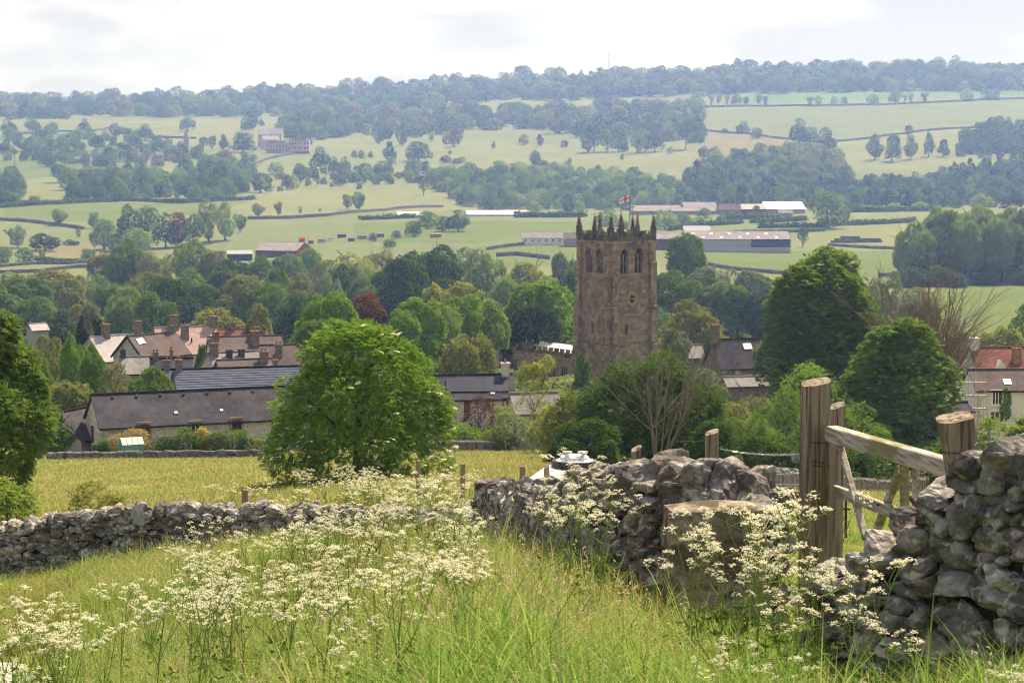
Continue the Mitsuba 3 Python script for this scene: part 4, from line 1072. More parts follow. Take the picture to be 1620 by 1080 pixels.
# flag and pole
fk = thing('flagpole', 'thin flagpole on the church tower flying a white flag with red cross', 'flagpole')
FP = pt(996.5, 340, 303.0)
part(fk, 'pole', tube([FP + [0, 0, -1.2], FP + [0, 0, 3.2]], [.06, .035], 6), 'mat_dark_trim')
nx_, nz_ = 19, 11
uu, vv = np.meshgrid(np.linspace(0, 1, nx_), np.linspace(0, 1, nz_), indexing='ij')
fx = FP[0] - .05 - uu * 1.55; fz = FP[2] + 3.1 - vv * 1.0 * (1 - .25 * uu) - uu * .75 - .06 * np.sin(uu * 9)
fy = FP[1] + .16 * np.sin(uu * 8 + vv * 1.5) * uu
for nm, mat, cond in (('cloth', 'mat_cloth', lambda a, b_: not (abs(a - .42) < .09 or abs(b_ - .5) < .12)), ('red_cross', 'mat_red', lambda a, b_: abs(a - .42) < .09 or abs(b_ - .5) < .12)):
    V = np.stack([fx, fy, fz], -1).reshape(-1, 3); f = []
    for i in range(nx_ - 1):
        for j in range(nz_ - 1):
            if cond((i + .5) / (nx_ - 1), (j + .5) / (nz_ - 1)):
                q = i * nz_ + j; f += [[q, q + nz_, q + nz_ + 1], [q, q + nz_ + 1, q + 1]]
    k = part(fk, 'flag' if nm == 'cloth' else 'flag__red_cross', (V, np.array(f)), None)
    scene[k]['bsdf'] = {'type': 'ref', 'id': mat}
wv = MB()
wv.add(tube([FP + [.35, 0, .2], FP + [.35, 0, 1.3]], .03, 5)).add(beam(FP + [-.05, 0, 1.15], FP + [.75, 0, 1.15], .05, .12))
part(fk, 'weather_vane', wv.mesh(), 'mat_dark_trim')
# ---------------------------------------------------------------- farms, hall and village across the valley
def far_house(name, label, pxl, eave, pxr, ridge, Y, W, wall='mat_far_stone', roof='mat_far_roof', rz=0, cat='house', group=None, wins=0, base=None, chim=0):
    A = pt(pxl, eave, Y)
    L = (pxr - pxl) / F * Y / math.cos(math.radians(rz))
    rise = max(.4, pt(pxl, ridge, Y + W / 2)[2] - A[2])
    h = House(name, label, A, rz, L, W, rise, wall, roof, cat=cat, group=group, over=.3, base=base)
    for i in range(wins):
        h.window_uz(L * (i + .5) / wins, -1.9, min(1.1, L / wins * .5), 1.2, 'mat_white', 2, None)
    for i in range(chim):
        h.chimney(.6 + i * (L - 1.2) / max(1, chim - 1) if chim > 1 else .6, .5, 1.0, 1.6, 0)
    return h


h = far_house('farm_shed', 'long grey farm shed with navy sheet end on the valley floor', 1086, 378.5, 1251, 366, 960, 24, 'mat_sheet_grey', 'mat_sheet_roof', cat='barn')
u0, _ = h.front(1188, 385); h.boxp(h.key, 'navy_sheeting', ((u0 + h.L) / 2, -.03, -1.95), (h.L - u0 - .3, .16, 3.6), 'mat_navy')
h.boxp(h.key, 'plinth', (h.L / 2 + 4, -.06, -4.9), (h.L - 8.2, .3, 2.2), 'mat_concrete')
for i in range(10):
    s0 = .18 if i % 2 else .62
    h.onroof('rooflight', 3 + i * 4.3, 4.4 + i * 4.3, s0, s0 + .12, .06, 'mat_lead', lift=.14)
far_house('open_shed', 'dark fronted open shed at the left end of the long grey shed', 1036, 378, 1088, 369, 965, 18, 'mat_brown_wood', 'mat_sheet_roof', cat='barn')
far_house('sheet_roofed_barn', 'lilac grey sheet roof standing behind the long grey shed', 1083, 366, 1124, 357.5, 1000, 14, 'mat_sheet_grey', 'mat_sheet_grey', cat='barn')
far_house('cattle_shed', 'wide low cattle shed right behind the tower pinnacles', 1000, 334, 1078, 325, 1320, 26, 'mat_far_stone', 'mat_sheet_roof', cat='barn')
far_house('grey_barn', 'grey roofed barn second from left in the hill farm', 1082, 328, 1134, 320, 1340, 22, 'mat_far_stone', 'mat_sheet_roof', cat='barn')
far_house('low_barn', 'low dark roofed barn in front of the hill farm', 1062, 334, 1138, 328.5, 1310, 14, 'mat_far_stone', 'mat_roof_grey', cat='barn')
far_house('farmhouse', 'dark stone farmhouse with small white windows in the hill farm', 1137, 332, 1172, 322.5, 1310, 10, 'mat_brownstone', 'mat_far_roof', wins=3, chim=2)
far_house('pale_roofed_barn', 'barn with pale roof right of the stone farmhouse', 1170, 331, 1211, 323, 1320, 14, 'mat_brown_wood', 'mat_roof_pale', cat='barn')
h = far_house('white_roofed_barn', 'barn with bright white roof and dark gable in the farm', 1214, 331, 1276, 320, 1330, 16, 'mat_far_stone', 'mat_lead', rz=14, cat='barn')
h.boxp(h.key, 'door', (-.04, 8, -1.2), (.2, 7, 4.2), 'mat_dark_trim')
far_house('stone_field_barn', 'small stone field barn below the white roofed barn', 1232, 337, 1254, 331, 1285, 8, 'mat_far_stone', 'mat_roof_grey', cat='barn')
h = far_house('poultry_shed', 'long white roofed shed below the long wood', 738, 339.5, 832, 333, 1275, 22, 'mat_concrete', 'mat_lead', cat='shed')
far_house('white_roofed_shed', 'shorter white roofed shed left of the clump of trees', 628, 341, 668, 335, 1255, 16, 'mat_concrete', 'mat_lead', cat='shed')
h = far_house('bungalow', 'cream bungalow with grey roof left of the church tower', 826, 376.5, 891, 367, 985, 11, 'mat_render', 'mat_roof_grey', wins=6)
far_house('outhouse', 'dim outhouse between the cream bungalow and the church tower', 893, 378, 919, 369, 975, 8, 'mat_far_stone', 'mat_far_roof', cat='outbuilding')
h = far_house('big_farm_barn', 'large lilac roofed barn among the left valley trees', 404, 396, 470, 383, 940, 22, 'mat_brown_wood', 'mat_sheet_roof', rz=-14, cat='barn')
far_house('blue_gabled_barn', 'small barn with dark blue gable left of the large barn', 360, 402, 398, 396, 900, 10, 'mat_navy', 'mat_sheet_grey', rz=10, cat='barn')
CL = [(478, 379, 3.0, 'mat_red', 'bright red tarpaulined heap beside the large lilac barn'), (492, 382, 2.6, 'mat_roof_red', 'dark red tarpaulined heap right of the bright red one'), (509, 380, 3.4, 'mat_sheet_grey', 'grey caravan right of the dark red heap'), (523, 377, 3.0, 'mat_white', 'white caravan among the yard clutter'),
      (541, 372, 4.4, 'mat_navy', 'navy shed at the middle of the yard'), (556, 378, 3.2, 'mat_far_roof', 'brown shed right of the navy shed'), (573, 374, 4.4, 'mat_sheet_roof', 'lilac grey shed in the yard clutter'), (587, 372, 3.4, 'mat_white', 'white caravan at right of the yard clutter'), (602, 371, 3.6, 'mat_brown_wood', 'dark timber shed at the yard\'s right end'), (690, 372, 5.5, 'mat_terracotta', 'rusty red shed under the clump of trees')]
for px, r, L, mat, lab in CL:
    p = hit(px, r + 4, 500)[0]
    House('caravan' if 'caravan' in lab else 'tarpaulin_heap' if 'heap' in lab else 'yard_shed', lab, p + [-L / 2, 0, 1.7], 8, L, 2.8, .55, mat, 'mat_sheet_roof' if mat != 'mat_red' else mat, cat='caravan' if 'caravan' in lab else 'heap' if 'heap' in lab else 'shed')
# wrapped bales in a stack
rng = np.random.default_rng(9)
bl = trimesh.creation.cylinder(radius=.62, height=1.25, sections=12)
scene['mat_bale'] = {'type': 'twosided', 'b': {'type': 'principled', 'base_color': rgb(.02, .02, .028), 'roughness': .25, 'specular': .6}}
p0 = hit(1316, 384, 500)[0]
bale_ply = mikit.ply(bl, 'mat_bale', smooth=35)
n = 0
for lev, (a, b_) in enumerate(((0, 21), (1, 20), (3, 11))):
    for i in range(a, b_):
        k = thing('silage_bale', f'black wrapped bale, {(ORD + ["twenty first"])[i - a]} from left in the {("bottom", "middle", "top")[lev]} row of the field stack', 'bale', 'black wrapped bales in the field stack')
        scene[k] = {**bale_ply, 'to_world': T().translate([float(p0[0] + i * 1.3 + lev * .6), float(p0[1] + i * .25), float(land(p0[0] + i * 1.3, p0[1]) + .6 + lev * 1.1)]).rotate([1, 0, 0], 90)}
# the hall on the far slope
hk = thing('country_house', 'long pale two storey country house on the far hillside', 'country house')
HY_ = 2080.0
for nm, pl, pr_, rt, rb in (('main_block', 456, 489, 221.5, 242), ('west_wing', 421, 455.5, 226, 242)):
    a, b_ = pt(pl, rt, HY_), pt(pr_, rb, HY_)
    k = part(hk, nm, boxm(((a[0] + b_[0]) / 2, HY_ + 6, (a[2] + b_[2] - 4) / 2), (b_[0] - a[0], 12, a[2] - b_[2] + 4)), 'mat_hall')
    part(k, 'roof', prism([(a[0] + .3, a[2] + .05), (b_[0] - .3, a[2] + .05), (b_[0] - 3, a[2] + 1.8), (a[0] + 3, a[2] + 1.8)], 11), 'mat_sheet_roof')
    scene[numbered(k + '__cornice')] = mikit.ply(boxm(((a[0] + b_[0]) / 2, HY_ + 5.9, a[2] - .3), (b_[0] - a[0] + .6, 12.6, .5)), 'mat_sandstone')
    for lev in (0, 1):
        for i in range(7):
            cx = a[0] + (b_[0] - a[0]) * (i + .5) / 7
            part(hk, 'window', boxm((cx, HY_ - .05, a[2] - 3.2 - lev * 4.6), (1.2, .2, 2.4)), 'mat_glass')
for k in list(scene):
    if k.startswith(hk) and k.endswith('__roof'):
        scene[k]['to_world'] = T().translate([0, HY_ + .5, 0])
for i, (pl, pr_, e, r, lab) in enumerate(((408, 428, 213, 205, 'lilac roofed service range left behind the country house'), (426, 446, 212, 203, 'lilac roofed service range right behind the country house'), (415, 440, 221, 215, 'low service range just above the country house'))):
    far_house('service_range', lab, pl, e, pr_, r, 2180 - 20 * i, 12, 'mat_hall', 'mat_sheet_grey', wins=4, cat='house')
VIL = [(112, 250, 12), (124, 254, 13), (137, 252, 12), (149, 249, 11), (161, 253, 12), (174, 250, 14), (188, 247, 11), (199, 252, 12), (211, 246, 12), (222, 251, 12), (233, 243, 13), (241, 237, 10), (251, 247, 12), (262, 240, 11), (273, 236, 12), (283, 244, 12), (290, 252, 13), (228, 258, 12), (247, 256, 11), (152, 275, 15), (306, 240, 11), (236, 231, 12), (270, 250, 10)]
for i, (px, r, w) in enumerate(sorted(VIL)):
    p = hit(px, r + 5, 900)[0]
    Y = p[1]; L = w / F * Y
    h = House('far_cottage', f'hazy pinkish stone cottage, {ORD[i] if i < 20 else ("twenty first", "twenty second", "twenty third")[i - 20]} from left in the far village', p + [-L / 2, 0, 4.2], (i * 37 % 50) - 25, L, 6, 2.8, ('mat_far_stone', 'mat_sandstone', 'mat_limestone')[i % 3], ('mat_far_roof', 'mat_roof_grey', 'mat_roof_brown')[i % 3], group='cottages of the far village')
    h.window_uz(L * .3, -1.9, 1.1, 1.2, 'mat_white', 1, None); h.window_uz(L * .7, -1.9, 1.1, 1.2, 'mat_white', 1, None)
    h.chimney(.5, .5, .9, 1.3, 0)
sp = thing('spire', 'small hazy stone church spire among the far village trees', 'church spire')
p = hit(295, 238, 900)[0]
part(sp, 'tower', boxm(p + [0, 0, 6], (5, 5, 14)), 'mat_far_stone')
m = trimesh.creation.cone(radius=3.2, height=10, sections=8); part(sp, 'steeple', (np.array(m.vertices) + p + [0, 0, 13], np.array(m.faces)), 'mat_far_stone')
# lattice mast on the ridge
mk = thing('radio_mast', 'thin lattice radio mast standing above the ridge wood', 'mast')
scene['mat_mast'] = dif((.58, .56, .58))
p = pt(963, 128, 3400)
zt2 = pt(963, 66, 3400)[2]; H = zt2 - p[2]
for i in range(3):
    a = i * 2.094
    part(mk, 'leg', tube([p + [3.0 * math.cos(a), 3.0 * math.sin(a), 0], p + [.4 * math.cos(a), .4 * math.sin(a), H * .8]], .28, 4), 'mat_mast')
mb = MB()
for j in range(18):
    z = H * .8 * j / 18; r = 3.0 - 2.6 * j / 18
    for i in range(3):
        a, b_ = i * 2.094, (i + 1) * 2.094
        mb.add(tube([p + [r * math.cos(a), r * math.sin(a), z], p + [r * math.cos(b_), r * math.sin(b_), z + H * .8 / 18]], .13, 3))
part(mk, 'bracing', mb.mesh(), 'mat_mast')
part(mk, 'antenna', tube([p + [0, 0, H * .78], p + [0, 0, H]], [.3, .15], 4), 'mat_mast')
pk = thing('wooden_pole', 'tall wooden power pole with top clutter at the left hillside', 'pole')
p = hit(23, 262, 900)[0]
part(pk, 'shaft', tube([p, p + [0, 0, 14]], .35, 5), 'mat_brown_wood'); part(pk, 'crossarm', boxm(p + [0, 0, 13], (5, .4, .5)), 'mat_brown_wood')
pk = thing('slim_pole', 'slim pale pole in the field left of the church tower', 'pole')
p = hit(849, 404, 500)[0]
part(pk, 'shaft', tube([p, p + [0, 0, 6.5]], .10, 5), 'mat_concrete')
part(pk, 'cap', boxm(p + [0, 0, 6.55], (.24, .24, .14)), 'mat_concrete')
# hedges and field walls: uneven leafy or stony strips on the land
def strip(name, label, pts, h, w, kind, y0=300, pal=None):
    W = hit([a for a, _ in pts], [b_ for _, b_ in pts], y0)
    ls = LineString(W[:, :2]); n = int(max(8, ls.length / (h * 1.1)))
    q = np.array([ls.interpolate(t, True).coords[0] for t in np.linspace(0, 1, n)])
    t = norm(np.gradient(q, axis=0)); nn = np.stack([-t[:, 1], t[:, 0]], 1)
    key = thing(name, label, 'hedge' if kind == 'hedge' else 'wall')
    rg = np.random.default_rng(len(scene))
    if kind == 'hedge':
        m = int(n * 26)
        k = rg.integers(0, n, m); a = rg.uniform(0, math.pi, m)
        var = (.75 + .5 * meshkit.noise(np.c_[q[k] / 9., k * 0], 3))
        P = np.stack([q[k, 0] + nn[k, 0] * np.cos(a) * w * .55 + t[k, 0] * rg.uniform(-.6, .6, m) * h, q[k, 1] + nn[k, 1] * np.cos(a) * w * .55 + t[k, 1] * rg.uniform(-.6, .6, m) * h, np.zeros(m)], 1)
        P[:, 2] = land(P[:, 0], P[:, 1]) + np.sin(a) * h * var * rg.uniform(.75, 1.05, m)
        N = norm(np.stack([nn[k, 0] * np.cos(a), nn[k, 1] * np.cos(a), np.sin(a)], 1) + rg.normal(size=(m, 3)) * .4)
        c0, c1 = np.array(PAL[pal or 'dark'])
        tt = rg.random((m, 1))
        v, f, c = leaves(P, N, h * .38, rg, c0 * (1 - tt) + c1 * tt)
        part(key, 'foliage', (v, f), 'mat_leaf', color=c)
        core = MB()
        for i in range(n - 1):
            a_, b_ = np.r_[q[i], land(*q[i]) + h * .3], np.r_[q[i + 1], land(*q[i + 1]) + h * .3]
            core.add(beam(a_, b_, w * .5, h * .8))
        part(key, 'stem', core.mesh(), 'mat_bark')
    else:
        mb = MB()
        for i in range(n - 1):
            a_, b_ = np.r_[q[i], land(*q[i]) + h * .35], np.r_[q[i + 1], land(*q[i + 1]) + h * .35]
            mb.add(beam(a_, b_ + (b_ - a_) * .02, w * rg.uniform(.9, 1.1), h * rg.uniform(1.15, 1.45), bev=h * .12))
        scene[key] = mikit.ply(mb.mesh(), 'mat_drystone_far' if y0 > 100 else 'mat_drystone'); labels[key]['kind'] = 'thing'
    return key


scene['mat_drystone'] = dif(rubble((.10, .098, .095), (.24, .235, .23), (.035, .035, .035), .24, .12))
scene['mat_drystone_far'] = dif(rubble((.12, .115, .11), (.24, .23, .22), (.05, .05, .05), .5, .3))
ST = [('field_wall', 'highest field wall crossing the right hillside', [(1050, 171), (1200, 169), (1380, 167), (1500, 162), (1620, 157)], 2.6, 1.6, 'wall'),
      ('field_wall', 'sloping field wall below the big pale right hand field', [(1108, 207), (1180, 212), (1220, 218), (1290, 226), (1330, 224), (1380, 219), (1450, 209), (1545, 202)], 2.2, 1.4, 'wall'),
      ('field_wall', 'broken field wall on the upper left pasture', [(30, 213), (90, 209), (150, 208), (175, 203)], 2.2, 1.4, 'wall'),
      ('field_wall', 'field wall left of the small far spire', [(245, 218), (310, 220)], 2.4, 1.4, 'wall'),
      ('field_wall', 'terrace wall below the country house', [(385, 266), (425, 252), (470, 243), (490, 243)], 2.4, 1.6, 'wall'),
      ('field_hedge', 'hedge running below the left hedgerow trees', [(0, 329), (40, 326), (110, 322), (200, 318), (280, 322), (400, 316)], 3.2, 3.0, 'hedge'),
      ('field_wall', 'dark wall crossing the lowest park slope', [(392, 347), (460, 346), (520, 342), (560, 337), (620, 332), (700, 328)], 2.0, 1.4, 'wall'),
      ('field_wall', 'dark wall curving through the left valley pasture', [(0, 349), (40, 351), (90, 357), (132, 363)], 2.0, 1.6, 'wall'),
      ('field_wall', 'upper wall of the leftmost valley field', [(0, 423), (60, 418), (110, 418), (160, 415)], 1.5, 1.0, 'wall'),
      ('field_wall', 'lower wall of the leftmost valley field', [(0, 433), (60, 431), (120, 424), (160, 423)], 1.5, 1.0, 'wall'),
      ('field_hedge', 'short garden hedge at left of the valley fields', [(56, 411), (100, 415), (160, 416)], 2.0, 2.0, 'hedge'),
      ('field_hedge', 'low hedge in the left field before the white shed', [(572, 348), (610, 347), (655, 345)], 2.8, 2.6, 'hedge'),
      ('field_hedge', 'dark hedge from the white shed towards the tower', [(818, 344), (880, 344), (925, 343)], 3.4, 2.4, 'hedge'),
      ('field_hedge', 'topmost hedge right of the hill farm', [(1340, 336), (1400, 335), (1485, 334)], 3.6, 2.6, 'hedge'),
      ('field_hedge', 'hedge under the lone tree right of the farm', [(1205, 361), (1300, 360), (1330, 357), (1445, 352)], 3.0, 2.4, 'hedge'),
      ('field_hedge', 'first of the short farm hedges below the farmhouse', [(1150, 343), (1210, 342)], 2.6, 2.2, 'hedge'), ('field_hedge', 'second of the short farm hedges below the farmhouse', [(1150, 347.5), (1232, 346)], 2.8, 2.2, 'hedge'),
      ('field_hedge', 'third of the farm hedges left of the lone tree', [(1190, 353), (1275, 349)], 2.8, 2.2, 'hedge'), ('field_hedge', 'farm hedge dropping behind the lilac roof', [(1060, 365), (1110, 358), (1172, 354)], 2.8, 2.2, 'hedge'),
      ('field_hedge', 'lowest farm hedge reaching the small dark tree', [(1165, 370), (1230, 368), (1300, 366)], 2.0, 1.8, 'hedge'),
      ('field_wall', 'low wall right of the stacked bales', [(1310, 389), (1370, 393), (1425, 395)], 1.5, 1.0, 'wall'),
      ('field_wall', 'garden wall in front of the cream bungalow', [(770, 396), (800, 391), (840, 387), (918, 384)], 1.7, .8, 'wall'),
      ('field_wall', 'short dark wall in the field left of the tower', [(785, 406), (818, 404), (870, 410)], 1.8, .8, 'wall'),
      ('field_wall', 'dark wall across the pasture behind the right chestnut', [(1120, 420), (1160, 427), (1240, 434), (1300, 440)], 1.5, .8, 'wall'),
      ('field_wall', 'wall at the foot of the right hand copse', [(1390, 438), (1440, 436)], 1.5, .8, 'wall')]
for s in ST:
    strip(*s)
# cattle far off
scene['mat_cow'] = dif((.06, .045, .04))
for i, (px, r) in enumerate(((8, 368), (11, 371), (15, 371.5), (19, 371))):
    p = hit(px, r, 500)[0]
    k = thing('cow', f'dark cow grazing in the left valley pasture, {ORD[i]} from left', 'cow', 'cattle in the left valley pasture')
    mb = MB().box(p + [0, 0, 1.05], (1.5, .6, .7), .3 * i, .2).box(p + [.95, .1, 1.0], (.5, .3, .35), .3, .1)
    for a in (-.55, .55):
        for b_ in (-.2, .2):
            mb.box(p + [a, b_, .35], (.14, .14, .75))
    scene[k] = mikit.ply(mb.mesh(), 'mat_cow')
# ---------------------------------------------------------------- trees and bushes of the near slope: leaves in sprays
def spray_crown(seed, W, H, n, k, spray, leaf, pal, shape='dome', nb=34, br=(.12, .22), palmate=False, droop=.25, thin=0.0):
    rng = np.random.default_rng(seed)
    _, _, _ = 0, 0, 0
    c = []
    while len(c) < nb:
        p = rng.uniform(-1, 1, 3); rr = np.linalg.norm(p)
        if rr > 1 or rr < rng.uniform(.3, .9):
            continue
        r = rng.uniform(*br)
        z = p[2] * .5 + .5
        w = {'dome': 1.0, 'round': 1.0 if z > .3 else .8 + z * .66, 'oval': 1.05 - .6 * max(0, z - .4) ** 1.1, 'cone': 1.1 - .85 * z, 'vase': .5 + .6 * z}[shape]
        if shape == 'dome':
            z = abs(p[2]) * .96
        c.append((p[0] * (.5 - r * .8) * w, p[1] * (.5 - r * .8) * w, r * .6 + z * (1 - 1.5 * r), r))
    c = np.array(c)
    m = int(n * 1.9)
    q = rng.choice(len(c), m, p=c[:, 3] ** 2 / (c[:, 3] ** 2).sum())
    d = norm(rng.normal(size=(m, 3)) + norm(c[q, :3] - [0, 0, .4]) * .7 + [0, 0, .2])
    lump = .68 + .55 * meshkit.noise(d * 2.6 + q[:, None] * 7.1, 2)
    P = c[q, :3] + d * (c[q, 3] * lump * (1 - .3 * rng.random(m) ** 2))[:, None]
    ins = np.zeros(m, bool)
    for j in range(len(c)):
        ins |= (np.linalg.norm(P - c[j, :3], axis=1) < c[j, 3] * .62) & (q != j)
    keep = (~ins | (rng.random(m) < .10)) & (P[:, 2] > .005)
    P, d, q = P[keep][:n] * [W, W, H], d[keep][:n], q[keep][:n]
    n = len(P)
    ax = norm(d * [1, 1, .5] + rng.normal(size=(n, 3)) * .45 + [0, 0, .1 - droop])
    side = norm(np.cross(ax, [0, 0, 1.0]) + rng.normal(size=(n, 3)) * .15)
    upv = np.cross(side, ax)
    LP, LN, LT = [], [], []
    for j in range(k):
        if palmate:
            a = (j / k - .5) * 4.4
            t = norm(ax * math.cos(a) + side * math.sin(a) - np.array([0, 0, .35]))
            LP.append(P + t * leaf); LT.append(t)
        else:
            s = (j // 2 + 1) / (k // 2 + 1)
            sd = 1 if j % 2 else -1
            t = norm(ax * .75 + side * sd * .8 - np.array([0, 0, .2 * s]))
            if j == k - 1:
                t, s = ax, 1.05
            LP.append(P + ax * spray * s + t * leaf - np.array([0, 0, 1.0]) * spray * .22 * s * s); LT.append(t)
        LN.append(norm(upv + rng.normal(size=(n, 3)) * .28))
    LP, LN, LT = np.concatenate(LP), np.concatenate(LN), np.concatenate(LT)
    N = norm(LN - LT * (LN * LT).sum(1, keepdims=True)); B = np.cross(N, LT)
    sz = leaf * rng.uniform(.75, 1.2, (len(LP), 1))
    V = np.stack([LP + LT * sz, LP + B * sz * .42 - N * sz * .10, LP - LT * sz, LP - B * sz * .42 - N * sz * .10], 1).reshape(-1, 3)
    f = np.arange(len(LP))[:, None] * 4
    f = np.vstack([f + [0, 1, 2], f + [0, 2, 3]])
    a, b = np.array(PAL[pal][0]), np.array(PAL[pal][1])
    tone = np.tile(.45 * rng.random(n) + .4 * (rng.random(len(c))[q] - .3), k) + .35 * rng.random(len(LP))
    tone = np.clip(tone, 0, 1.2)[:, None]
    return V, f, np.repeat(a * (1 - tone) + b * tone, 4, 0), c, P


def near_plant(name, label, cat, px, top, w, Y, n, k, spray, leaf, pal, shape='dome', lift=0.0, palmate=False, nb=34, br=(.12, .22), group=None, seed=None, droop=.25, trunk_r=.022):
    p = on(px, Y)
    m = math.hypot(Y, p[2]) / F
    W, H = w * m * 1.06, (pt(px, top, Y)[2] - p[2]) * 1.05
    v, f, c, blobs, P = spray_crown(seed or abs(int(px * 7 + top)), W * .97, H * (1 - lift) * .98, n, k, spray, leaf, pal, shape, nb, br, palmate, droop)
    key = thing(name, label, cat, group)
    part(key, 'crown' if cat == 'tree' else 'foliage', (v + p + [0, 0, lift * H], f), 'mat_leaf', color=c)
    t = limbs(abs(int(px)), trunk_r, .62, 7, .3, .12)
    part(key, 'trunk' if cat == 'tree' else 'stem', (t[0] * [W, W, H] + p - [0, 0, .1], t[1]), 'mat_bark')
    return key, p, W, H, P


ek, ep, eW, eH, eP = near_plant('elder_tree', 'big bright green elder tree in flower in the middle of the field', 'tree', 568, 492, 292, 76, 12500, 9, .17, .062, 'vivid', 'dome', nb=80, br=(.09, .17), seed=4)
scene['mat_petal'] = {'type': 'principledthin', 'base_color': rgb(.82, .80, .66), 'roughness': .6, 'diff_trans': .8}
rng = np.random.default_rng(31)


def flat_head(seed, r, n, sz):
    g = np.random.default_rng(seed)
    a, q = g.uniform(0, 6.28, n), np.sqrt(g.random(n)) * r
    Pq = np.stack([q * np.cos(a), q * np.sin(a), -(q / r) ** 2 * r * .22 + g.normal(size=n) * .004], 1)
    return leaves(Pq, norm(np.array([0, 0, 1.0]) + g.normal(size=(n, 3)) * .35), sz, g, np.ones((n, 3)), .9, .1)[:2]


fh = mikit.ply(flat_head(1, .13, 80, .021), 'mat_petal')
outer = np.argsort(-np.linalg.norm((eP - [0, 0, eH * .42]) / [eW / 2, eW / 2, eH * .55], axis=1) + .25 * rng.random(len(eP)) + .25 * (eP[:, 1] > 0))[:900]
for i in rng.choice(outer, 130, replace=False):
    part(ek, 'flower_head', fh, None, to_world=T().translate([float(x) for x in ep + eP[i] * [1.04, 1.04, 1.0] + [0, 0, .12]]).rotate([1, 0, 0], float(rng.uniform(-25, 25))).rotate([0, 1, 0], float(rng.uniform(-25, 25))))
near_plant('ash_tree', 'tall leafy tree filling the left edge of the picture', 'tree', -24, 478, 205, 66, 8000, 9, .2, .07, 'mid', 'oval', nb=44, br=(.10, .19))
near_plant('hawthorn_bush', 'light green bush below the tall tree at the left edge', 'bush', 12, 738, 110, 50, 900, 6, .16, .055, 'light', 'dome', nb=20)
near_plant('gorse_bush', 'yellow tipped bush growing behind the left end of the long wall', 'bush', 152, 758, 128, 41, 1000, 6, .11, .034, 'olive', 'dome', nb=22, br=(.10, .2))
near_plant('chestnut_tree', 'tallest dark green tree standing right of the church tower', 'tree', 1302, 400, 206, 190, 12000, 7, .3, .21, 'fresh', 'round', palmate=True, nb=74, br=(.12, .2), lift=0.0, seed=77)
near_plant('chestnut_tree', 'broad dark green tree directly behind the wooden gate', 'tree', 1420, 500, 206, 150, 11000, 7, .3, .17, 'fresh', 'dome', palmate=True, nb=46, br=(.12, .22), seed=12)
near_plant('willow_bush', 'large greyish green bush behind the bare dead tree', 'bush', 1032, 545, 262, 113, 15000, 7, .17, .078, 'dark', 'dome', nb=60, br=(.12, .2))
SH = [  # column, top row, width, depth, colour, label
    (895, 612, 90, 120, 'olive', 'loose olive bush at the left side of the grey green bush'), (930, 660, 120, 106, 'dark', 'dark low bush under the left of the grey green bush'), (1130, 655, 110, 108, 'dark', 'dark low bush right of the bare dead tree'),
    (1178, 630, 120, 122, 'mid', 'leafy bush just left of the big timber gatepost'), (1238, 600, 110, 130, 'mid', 'bush above the barbed wire beside the timber gatepost'), (1278, 562, 130, 142, 'vivid', 'fresh green bush under the tallest dark tree'), (1215, 672, 120, 112, 'dark', 'low dark bush behind the barbed wire fence'),
    (1345, 625, 130, 128, 'mid', 'bush behind the hinge end of the wooden gate'), (1310, 690, 140, 112, 'dark', 'dark hedge bush behind the timber gatepost'), (1420, 690, 150, 112, 'dark', 'dark hedge bush seen under the gate\'s top rail'), (1520, 668, 130, 112, 'mid', 'bush behind the leaning fence post'),
    (1570, 652, 90, 105, 'light', 'light green bush below the white house'), (1630, 640, 100, 98, 'light', 'light green bush at the right edge below the white house'), (1600, 690, 150, 90, 'mid', 'low bush above the right end of the wall'),
    (1110, 585, 90, 150, 'grey', 'pale bush between the grey green bush and stone house'), (1190, 605, 80, 165, 'olive', 'olive bush covering the lean to\'s foot'), (1520, 600, 60, 178, 'olive', 'small bush under the bare twiggy tree'), (1488, 640, 90, 150, 'mid', 'bush at the foot of the scaffolding'),
    (815, 650, 66, 143, 'grey', 'rounded grey green shrub in the solar house garden'), (790, 640, 46, 150, 'light', 'light shrub under the white window of solar house'), (866, 640, 60, 136, 'yellow', 'yellowish shrub at the right end of solar house garden'), (845, 600, 60, 150, 'olive', 'olive shrub in front of the annexe'),
    (757, 624, 50, 146, 'purple', 'dark purple leaved small tree in front of solar house'), (735, 676, 60, 143.5, 'vivid', 'clipped green hedge left part in solar house garden'), (790, 682, 60, 143.5, 'mid', 'clipped green hedge right part in solar house garden'), (705, 655, 40, 147, 'dark', 'dark shrub between the elder and the purple tree'),
    (205, 680, 60, 145, 'orange', 'straw coloured tall grass clump before the barn'), (160, 700, 24, 143.5, 'mid', 'small rounded shrub at the barn\'s left corner'), (318, 678, 30, 143.6, 'gold', 'golden yellow shrub among the barn hedge'),
    (258, 692, 46, 143, 'dark', 'first dark hedge shrub right of the greenhouse'), (290, 682, 44, 143, 'mid', 'hedge shrub left of the golden shrub'), (340, 688, 50, 142.5, 'dark', 'dark hedge shrub right of the golden shrub'), (368, 678, 46, 143, 'mid', 'taller hedge shrub under the barn\'s right window'), (398, 690, 44, 143, 'grey', 'grey green hedge shrub nearest the elder tree'), (420, 690, 50, 144, 'mid', 'hedge shrub half hidden by the elder tree'),
]
for px, top, w, Y, pal, lab in SH:
    small = Y > 140
    big = w > 80
    near_plant('shrub' if small else 'bush', lab, 'shrub' if small else 'bush', px, top - (7 if small else 0), w * (1.15 if small else 1), Y, 1200 if not big else 2600, 6, .15 if small else .19, .062 if small else .078, pal, 'dome', nb=16 if small else 26, br=(.15, .26) if small else (.12, .22), droop=.0 if pal == 'orange' else .2)
